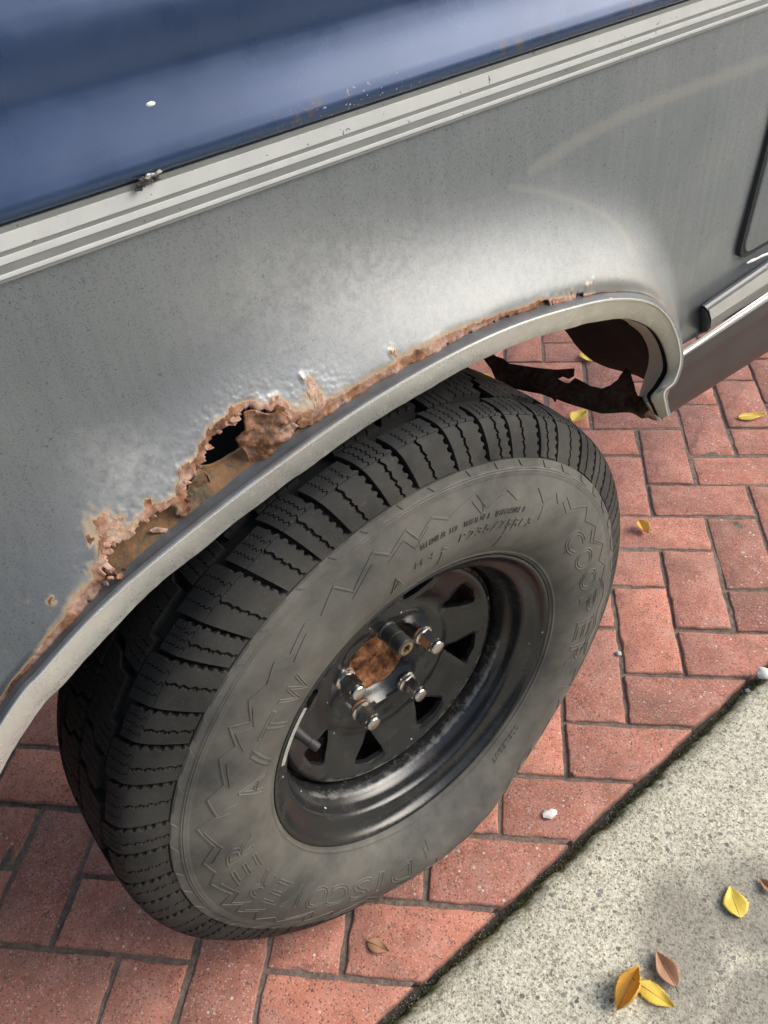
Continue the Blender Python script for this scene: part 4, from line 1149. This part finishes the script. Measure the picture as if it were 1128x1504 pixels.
for r, n in ((.0485, 120), (.052, 120), (.056, 120), (.060, 120), (.064, 120), (.068, 120), (.072, 120), (.076, 120), (.081, 140), (.086, 140), (.091, 140), (.095, 140), (.099, 140), (.105, 140), (.112, 140), (.120, 150), (.128, 150), (.136, 150), (.143, 170), (.148, 180), (.152, 180), (.155, 180), (.1575, 180), (.160, 180), (.1625, 180), (.165, 180), (.1672, 180)):
    for i in range(n):
        t = 2 * math.pi * (i + .5 * (int(r * 1e4) % 2)) / n
        p = (r * math.cos(t), r * math.sin(t))
        if .096 < r < .148:
            k = int(round((math.degrees(t) - 22.5) / 45)) % 8
            if in_poly(np.array([p[0]]), np.array([p[1]]), wins[k])[0] or poly_dist(np.array([p[0]]), np.array([p[1]]), wins[k])[0] < .0018: continue
        pts.append(Vector(p))
r_ = geometry.delaunay_2d_cdt(pts, cons, [], 0, 1e-6)
vv = np.array([[p.x, p.y] for p in r_[0]])
cc = np.array([[np.mean(vv[list(f), 0]), np.mean(vv[list(f), 1])] for f in r_[2]])
bad = np.hypot(cc[:, 0], cc[:, 1]) < .0484
for wl_ in wins: bad |= in_poly(cc[:, 0], cc[:, 1], wl_)
fc = [tuple(f) for f, b in zip(r_[2], bad) if not b]
rr = np.hypot(vv[:, 0], vv[:, 1]); aa = np.arctan2(vv[:, 1], vv[:, 0])
yy = disc_y(rr, aa)
wd = np.full(len(vv), 1.0)
for wl_ in wins: wd = np.minimum(wd, poly_dist(vv[:, 0], vv[:, 1], wl_))
yy = yy + .0022 * np.exp(-(wd / .0022) ** 2)         # rolled edge of the windows
Vd = [tuple(p) for p in np.c_[WC[0] + vv[:, 0], yy, WC[2] + vv[:, 1]]]
for wl_ in wins:
    d_ = densify(wl_, .003); n = len(d_); b0 = len(Vd)
    for dep in (.0022, .0055, .009):
        for p in d_:
            r0_ = math.hypot(*p); Vd.append((WC[0] + p[0], float(disc_y(r0_, math.atan2(p[1], p[0]))) + dep, WC[2] + p[1]))
    for k in range(2):
        for i in range(n):
            j = (i + 1) % n; fc.append((b0 + k * n + i, b0 + k * n + j, b0 + (k + 1) * n + j, b0 + (k + 1) * n + i))
dk = mesh_obj('wheel_disc', Vd, fc, M['rim'], angle=50)
fix_normals(dk.data)
bm = bmesh.new(); bm.from_mesh(dk.data)
if sum(f.normal.y * f.calc_area() for f in bm.faces) > 0: bmesh.ops.reverse_faces(bm, faces=bm.faces)
bm.to_mesh(dk.data); bm.free()
Vd = np.array(Vd); rv = np.hypot(Vd[:, 0] - WC[0], Vd[:, 2] - WC[2]); av = np.degrees(np.arctan2(Vd[:, 2] - WC[2], Vd[:, 0] - WC[0])) % 360
set_attr(dk, 'wear_glint', (.85 * np.exp(-((rv - .1600) / .0060) ** 2) + .25 * np.exp(-((rv - .150) / .008) ** 2)) * smooth(195, 225, av) * (1 - smooth(330, 352, av)))
set_attr(dk, 'rust', (.80 * np.exp(-((rv - .1615) / .0022) ** 2) * (np.cos(np.radians(av - 20)) > .0)) + .22 * np.exp(-((rv - .16) / .003) ** 2) + .25 * np.exp(-((rv - .05) / .004) ** 2))
child(dk, wh)
# rusty hub end in the bore
hubP = [(.0485, -.340), (.0482, -.3545), (.0465, -.3570), (.0440, -.3575), (.0415, -.3560), (.0395, -.3520), (.0380, -.3465), (.0340, -.3440), (.0285, -.3440), (.024, -.3455), (.015, -.347), (.004, -.3475), (.0008, -.3475)]
hb = lathe('hub', hubP, M['hub'], 72)
bm = bmesh.new(); bm.from_mesh(hb.data)
for v in bm.verts: v.co.y -= .0034 * nz(v.co.x, v.co.y, v.co.z, 80, 4)
bm.to_mesh(hb.data); bm.free()
child(hb, wh); hb['label'] = 'flaky orange rusty hub end'
dr = lathe('brake_drum', [(.06, -.35), (.10, -.348), (.125, -.345), (.138, -.338), (.1425, -.325), (.1425, -.30), (.148, -.296), (.148, -.285), (.15, -.25)], M['drum'], 96); child(dr, wh)

def ring_mesh(rings, nseg, cap0=True, cap1=True, hexa=None):
    Vv, Ff = [], []
    for (r, z, hx_) in rings:
        for i in range(nseg):
            t = 2 * math.pi * i / nseg
            rr_ = r
            if hx_:
                s = (t % (math.pi / 3)) - math.pi / 6; rr_ = r * (math.cos(math.pi / 6) / math.cos(s)) * (1 - hx_) + r * hx_ if hx_ < 1 else r * math.cos(math.pi / 6) / math.cos(s)
            Vv.append((rr_ * math.cos(t), rr_ * math.sin(t), z))
    Ff = grid_faces(len(rings), nseg, True)
    if cap0: Ff.append(tuple(range(nseg)))
    if cap1: Ff.append(tuple(range((len(rings) - 1) * nseg, len(rings) * nseg)))
    return Vv, Ff
nutR = [(.0088, -.006, 0), (.0118, -.001, 0), (.0128, .0015, 0), (.0126, .003, 0), (.0108, .0042, 0), (.0108, .0043, 1), (.0110, .020, 1), (.0104, .0222, 1), (.0092, .0226, 0), (.0090, .0236, 0), (.0088, .0262, 0), (.0080, .0274, 0), (.0058, .0278, 0)]
Vn, Fn = ring_mesh(nutR, 36)
nut_me = bpy.data.meshes.new('lug_nut'); nut_me.from_pydata(Vn, [], Fn); nut_me.update(); fix_normals(nut_me)
nut_me.materials.append(M['chrome']); nut_me.shade_smooth(); nut_me.set_sharp_from_angle(angle=R_(25))
lockR = [(.0090, -.006, 0), (.0120, -.001, 0), (.0124, .003, 0), (.0112, .005, 0), (.0112, .0195, 0), (.0106, .0199, 0), (.0106, .0205, 0), (.0112, .0209, 0), (.0112, .0335, 0), (.0104, .0352, 0), (.0078, .0356, 0), (.0070, .0348, 0), (.0066, .0320, 0)]
Vn, Fn = ring_mesh(lockR, 36)
lock_me = bpy.data.meshes.new('locking_nut'); lock_me.from_pydata(Vn, [], Fn); lock_me.update(); fix_normals(lock_me)
lock_me.materials.append(M['lock']); lock_me.shade_smooth(); lock_me.set_sharp_from_angle(angle=R_(30))
for k in range(5):
    a = (10 + 72 * k) * D2R
    isl = (k == 1)
    o = bpy.data.objects.new('locking_nut' if isl else 'lug_nut', lock_me if isl else nut_me); col.objects.link(o)
    o.location = (WC[0] + .0645 * math.cos(a), -.3735, WC[2] + .0645 * math.sin(a))
    o.rotation_euler = (R_(90), R_(random.uniform(0, 60)) if not isl else 0, 0)
    o.parent = wh; o.matrix_parent_inverse = wh.matrix_world.inverted()
    o.scale = (1.1, 1.1, 1.1)
    child(o, wh)
    # rusty seat ring under the nut
    Vs, Fs = ring_mesh([(.0132, -.004, 0), (.0150, -.0008, 0), (.0142, .0012, 0), (.0122, .0016, 0)], 28, False, False)
    s_ = mesh_obj('nut_seat', Vs, Fs, M['rust'] if k != 4 else M['chrome'], angle=40); s_.location = o.location; s_.rotation_euler = (R_(90), 0, 0); child(s_, wh)
    if isl:
        key = []
        for j in range(36):
            t = 2 * math.pi * j / 36; q_ = .0050 + .0011 * math.cos(6 * t)
            key.append((q_ * math.cos(t), q_ * math.sin(t)))
        Vk = [(x, y, .0358) for x, y in key] + [(x, y, .031) for x, y in key] + [(.0082 * math.cos(2 * math.pi * j / 36), .0082 * math.sin(2 * math.pi * j / 36), .0358) for j in range(36)]
        Fk = [(j, (j + 1) % 36, 36 + (j + 1) % 36, 36 + j) for j in range(36)] + [tuple(range(36, 72))] + [(j, (j + 1) % 36, 72 + (j + 1) % 36, 72 + j) for j in range(36)]
        kx = mesh_obj('key_face', Vk, Fk, M['brass'], angle=30); kx.location = o.location; kx.rotation_euler = (R_(90), 0, 0); kx.scale = (1.1, 1.1, 1.105); child(kx, wh)
# valve stem and balance weight inside the rim
a = 152 * D2R
Vn, Fn = ring_mesh([(.0075, -.004, 0), (.0070, .004, 0), (.0055, .012, 0), (.0050, .022, 0), (.0050, .0225, 0), (.0056, .023, 0), (.0056, .033, 0), (.0050, .0345, 0)], 20)
vsn = mesh_obj('valve_stem', Vn, Fn, M['gasket'], angle=35)
b0_ = at(430, 1071, -.4195); b1_ = at(446, 1083, -.430)
dirv = Vector((b1_[0] - b0_[0], b1_[1] - b0_[1], b1_[2] - b0_[2])).normalized()
vsn.location = Vector(b0_); vsn.rotation_euler = dirv.to_track_quat('Z', 'Y').to_euler(); fix_normals(vsn.data); child(vsn, wh)
aw = np.radians(np.linspace(137, 158, 16)); Vv = []
for r, y in ((.2045, -.4535), (.2000, -.4535), (.1965, -.4485), (.1935, -.442), (.1970, -.4415)): Vv += [(WC[0] + r * math.cos(t), y, WC[2] + r * math.sin(t)) for t in aw]
wt = mesh_obj('balance_weight', Vv, grid_faces(5, 16), M['weight'], angle=50); fix_normals(wt.data); child(wt, wh)

# ------------------------------------------------------------------ leaves, pebbles, moss
def leaf(px, py, length, ang, mat, vmat, label, z0=.001, curl=.25, fold=.15, wid_=.42, roll=0.0, tooth=.02, surf=0.0, twist=0.0, group=None):
    """leaf lying on the ground: ang = world heading of its tip, curl lifts tip and base, fold lifts the halves"""
    n, m = 22, 9
    Vv = []
    for i in range(n):
        t = i / (n - 1)
        wv = 1.25 * wid_ * (math.sin(math.pi * t ** .80) ** .9) * (1 - .35 * t ** 3) if 0 < t < 1 else 0.0
        wv *= 1 + (tooth + .02) * (1 if i % 2 else -1) + .10 * nz(px, i * .35, 0, 1.0, 2)
        for j in range(m):
            s = (j / (m - 1) - .5)
            x = (t - .5) * length; y = s * wv * length
            z = curl * length * (2 * t - 1) ** 2 * .35 + fold * abs(s) * wv * length * 1.6 + .03 * length * math.sin(6 * t + 4 * s)
            if roll:
                k = roll * abs(s) * 2 * math.pi * .5; rad = wv * length / (roll * math.pi + 1e-6)
                y = math.copysign(rad * math.sin(k), s); z += rad * (1 - math.cos(k))
            z += twist * x * s * 2 + .05 * length * nz(px + x * 20, y * 20, 0, 1.0, 2)
            Vv.append((x, y, z))
    zmin = min(v[2] for v in Vv); Vv = [(x, y, z - zmin) for x, y, z in Vv]
    p = atz(px, py, surf)
    root = empty('fallen_leaf', (p[0], p[1], surf + z0)); root.rotation_euler = (0, 0, ang)
    bl = mesh_obj('blade', Vv, grid_faces(n, m), mat, angle=60); bl.parent = root
    so = bl.modifiers.new('thickness', 'SOLIDIFY'); so.thickness = .0004
    # midrib and stalk
    c = [Vector(Vv[i * m + m // 2]) for i in range(n)]
    c = [c[0] + Vector((-.16 * length, .02 * length, .002))] + c
    Vr, Fr = [], []
    for i, q_ in enumerate(c):
        rad = .0007 * (1.1 - .8 * i / len(c)) * (length / .05) ** .5
        for k in range(5):
            t = 2 * math.pi * k / 5; Vr.append((q_.x, q_.y + rad * math.cos(t), q_.z + .0004 + rad * math.sin(t)))
    rb = mesh_obj('midrib', Vr, grid_faces(len(c), 5, True), vmat, angle=60); rb.parent = root
    tag(root, label, 'leaf', group or 'fallen leaves'); return root
def head(x0, y0, x1, y1, surf=0.0):
    a, b = atz(x0, y0, surf), atz(x1, y1, surf); return math.atan2(b[1] - a[1], b[0] - a[0]), float(np.hypot(b[0] - a[0], b[1] - a[1]))
def lf(x0, y0, x1, y1, mat, vmat, label, surf=0.0, **kw):
    a, L = head(x0, y0, x1, y1, surf); return leaf((x0 + x1) / 2, (y0 + y1) / 2, L * 1.02, a, mat, vmat, label, surf=surf, **kw)
CS = .0105
lf(1086, 1349, 1071, 1302, M['leafY'], M['vein'], 'clean yellow leaf lying alone on the concrete', CS, wid_=.62, curl=.1, fold=.12)
lf(936, 1445, 990, 1481, M['leafY'], M['vein'], 'flat yellow leaf beside the rolled one on the concrete', CS, wid_=.44, curl=.1, fold=.05)
lf(906, 1484, 938, 1420, M['leafO'], M['vein'], 'rolled orange-yellow leaf on the concrete', CS, wid_=.78, curl=.12, roll=1.35)
lf(991, 1450, 962, 1397, M['leafB'], M['veinB'], 'brown dried leaf on the concrete above two yellow ones', CS, wid_=.50, curl=.15, fold=.35)
lf(1136, 1314, 1114, 1291, M['leafB'], M['veinB'], 'dark brown leaf at the right edge of the concrete', CS, wid_=.5, curl=.3, fold=.5)
lf(1084, 617, 1124, 610, M['leafY'], M['vein'], 'pale yellow leaf on the pavers below the sill', 0, wid_=.40, curl=.12, fold=.1)
lf(840, 623, 861, 605, M['leafY'], M['vein'], 'curled yellow leaf on the pavers below the torn flange', 0, wid_=.50, curl=.3, fold=.4)
lf(938, 770, 952, 788, M['leafO'], M['vein'], 'small crumpled yellow leaf on the pavers right of the tyre', 0, wid_=.55, curl=.6, fold=.6)
lf(702, 558, 726, 566, M['leafY'], M['vein'], 'yellow leaf on the pavers seen just above the tyre', 0, wid_=.55, curl=.4, fold=.5)
lf(854, 520, 870, 534, M['leafY'], M['vein'], 'yellow leaf on the pavers half hidden by the black liner', 0, wid_=.5, curl=.2, fold=.2)
lf(540, 1384, 572, 1398, M['leafB'], M['veinB'], 'soggy brown leaf scrap on the paver in front of the tyre', 0, wid_=.5, curl=.05, fold=.05)

def pebble(px, py, size, mat, label, surf=0.0, sq=(1, 1, .6)):
    bm = bmesh.new(); bmesh.ops.create_icosphere(bm, subdivisions=2, radius=1)
    sd_ = px * .13
    for v in bm.verts:
        k = 1 + .35 * noise.noise(v.co * 1.3 + Vector((sd_, 0, 0)))
        v.co = Vector((v.co.x * sq[0], v.co.y * sq[1], v.co.z * sq[2])) * k * size
    o = bm_obj('pebble', bm, mat, angle=50); p = atz(px, py, surf); o.location = (p[0], p[1], surf + size * sq[2] * .7); o.rotation_euler = (0, 0, sd_)
    tag(o, label, 'pebble', 'pebbles on the ground'); return o
pebble(807, 1196, .0095, M['paleStone'], 'white flat chip of stone on the paver near the tyre', 0, (.8, 1.2, .25))
pebble(908, 961, .0055, M['stone'], 'small grey pebble in the paver joint right of the tyre')
pebble(1121, 992, .012, M['paleStone'], 'pale stone on the concrete edge at the right of the photo', .008)
pebble(1098, 1016, .0045, M['stone'], 'tiny grey pebble in the mossy gap beside the pale stone', -.004)
pebble(843, 1138, .0045, M['rust'], 'small reddish chip at the foot of a paver joint')

def scatter_moss():
    rnd = random.Random(5); Vv, Ff = [], []
    def tuft(x, y, z, s):
        for k in range(5):
            a = rnd.uniform(0, 6.28); l = s * rnd.uniform(.5, 1.2); w_ = s * .28; t = rnd.uniform(.2, .9)
            dx, dy, dz = math.cos(a) * l * t, math.sin(a) * l * t, l * (1 - .5 * t)
            px_, py_ = -math.sin(a) * w_, math.cos(a) * w_
            b0 = len(Vv); Vv.extend([(x - px_, y - py_, z), (x + px_, y + py_, z), (x + dx + px_ * .4, y + dy + py_ * .4, z + dz), (x + dx - px_ * .4, y + dy - py_ * .4, z + dz)]); Ff.append((b0, b0 + 1, b0 + 2, b0 + 3))
    for _ in range(9000):
        x = rnd.uniform(-1.75, .7)
        d_ = nz(x, 0, 0, 9, 3)
        if d_ + rnd.uniform(-.5, .5) < -.12: continue
        y = CON_Y + .0045 * nz(x, 0, 3, 22, 4) + rnd.gauss(.001, .0035)
        inside = y > CON_Y - .001
        tuft(x, y, (-.010 if inside else .004) + rnd.uniform(0, .004), rnd.uniform(.0012, .0028))
    return mesh_obj('moss', Vv, Ff, M['moss'], flat=True)
ms = scatter_moss(); tag(ms, 'olive green moss along the edge of the concrete', 'moss', kind='stuff')
def scatter_grit():
    rnd = random.Random(8); Vv, Ff = [], []
    for k in range(5200):
        if k < 3000:
            x, y = rnd.uniform(-1.75, .7), KERB_Y - .009 + rnd.gauss(0, .005); z = -.012
        else:
            j = rnd.choice(slots[:260]); c, kind, cor = j
            e = rnd.randrange(4); t = rnd.random(); p = cor[e] * (1 - t) + cor[(e + 1) % 4] * t
            x, y, z = p[0] + rnd.gauss(0, .003), p[1] + rnd.gauss(0, .003), -.0045
            if y < KERB_Y - .01: continue
        s = rnd.uniform(.0005, .0016) * (2.2 if rnd.random() < .03 else 1)
        b0 = len(Vv); a = rnd.uniform(0, 6.28)
        Vv.extend([(x + s * math.cos(a + i * 2.09), y + s * math.sin(a + i * 2.09), z) for i in range(3)] + [(x + rnd.uniform(-s, s) * .4, y, z + s * 1.3)])
        Ff.extend([(b0, b0 + 1, b0 + 3), (b0 + 1, b0 + 2, b0 + 3), (b0 + 2, b0, b0 + 3)])
    return mesh_obj('grit', Vv, Ff, M['stone'], flat=True)
gr = scatter_grit(); tag(gr, 'loose sandy grit in the paver joints', 'grit', kind='stuff')

# ------------------------------------------------------------------ unseen building across the pavement, added so the glossy paint reflects something dark
bd = empty('added_shop_front', (-1, -6.5, 0)); tag(bd, 'dark shop front added behind the camera for the glossy paint to reflect', 'building')
def bxp(name, x0, x1, y0, y1, z0, z1, mat):
    Vv = [(x, y, z) for x in (x0, x1) for y in (y0, y1) for z in (z0, z1)]
    o = mesh_obj(name, Vv, [(0, 1, 3, 2), (4, 6, 7, 5), (0, 4, 5, 1), (2, 3, 7, 6), (0, 2, 6, 4), (1, 5, 7, 3)], mat, flat=True)
    fix_normals(o.data); o.parent = bd; o.matrix_parent_inverse = Matrix.Translation(bd.location).inverted(); return o
M['shop'] = simple('dark_shop_wall', (.10, .085, .075), .8, 0, .2, 3, .2, 30)
M['glass'] = simple('shop_window', (.02, .022, .025), .1, 0, .1)
M['tan'] = simple('tan_shop_panel', (.46, .33, .22), .7, 0, .1)
bxp('wall', -9, 8, -7.2, -6.5, -.05, 3.1, M['shop'])
for x in (-8.2, -6.0, -3.6, -.6, 2.0, 4.6): bxp('window', x, x + 1.5, -6.5, -6.44, .7, 2.4, M['glass'])
for x in (-4.3, -1.35): bxp('door', x, x + .55, -6.5, -6.43, 0, 2.1, M['tan'])
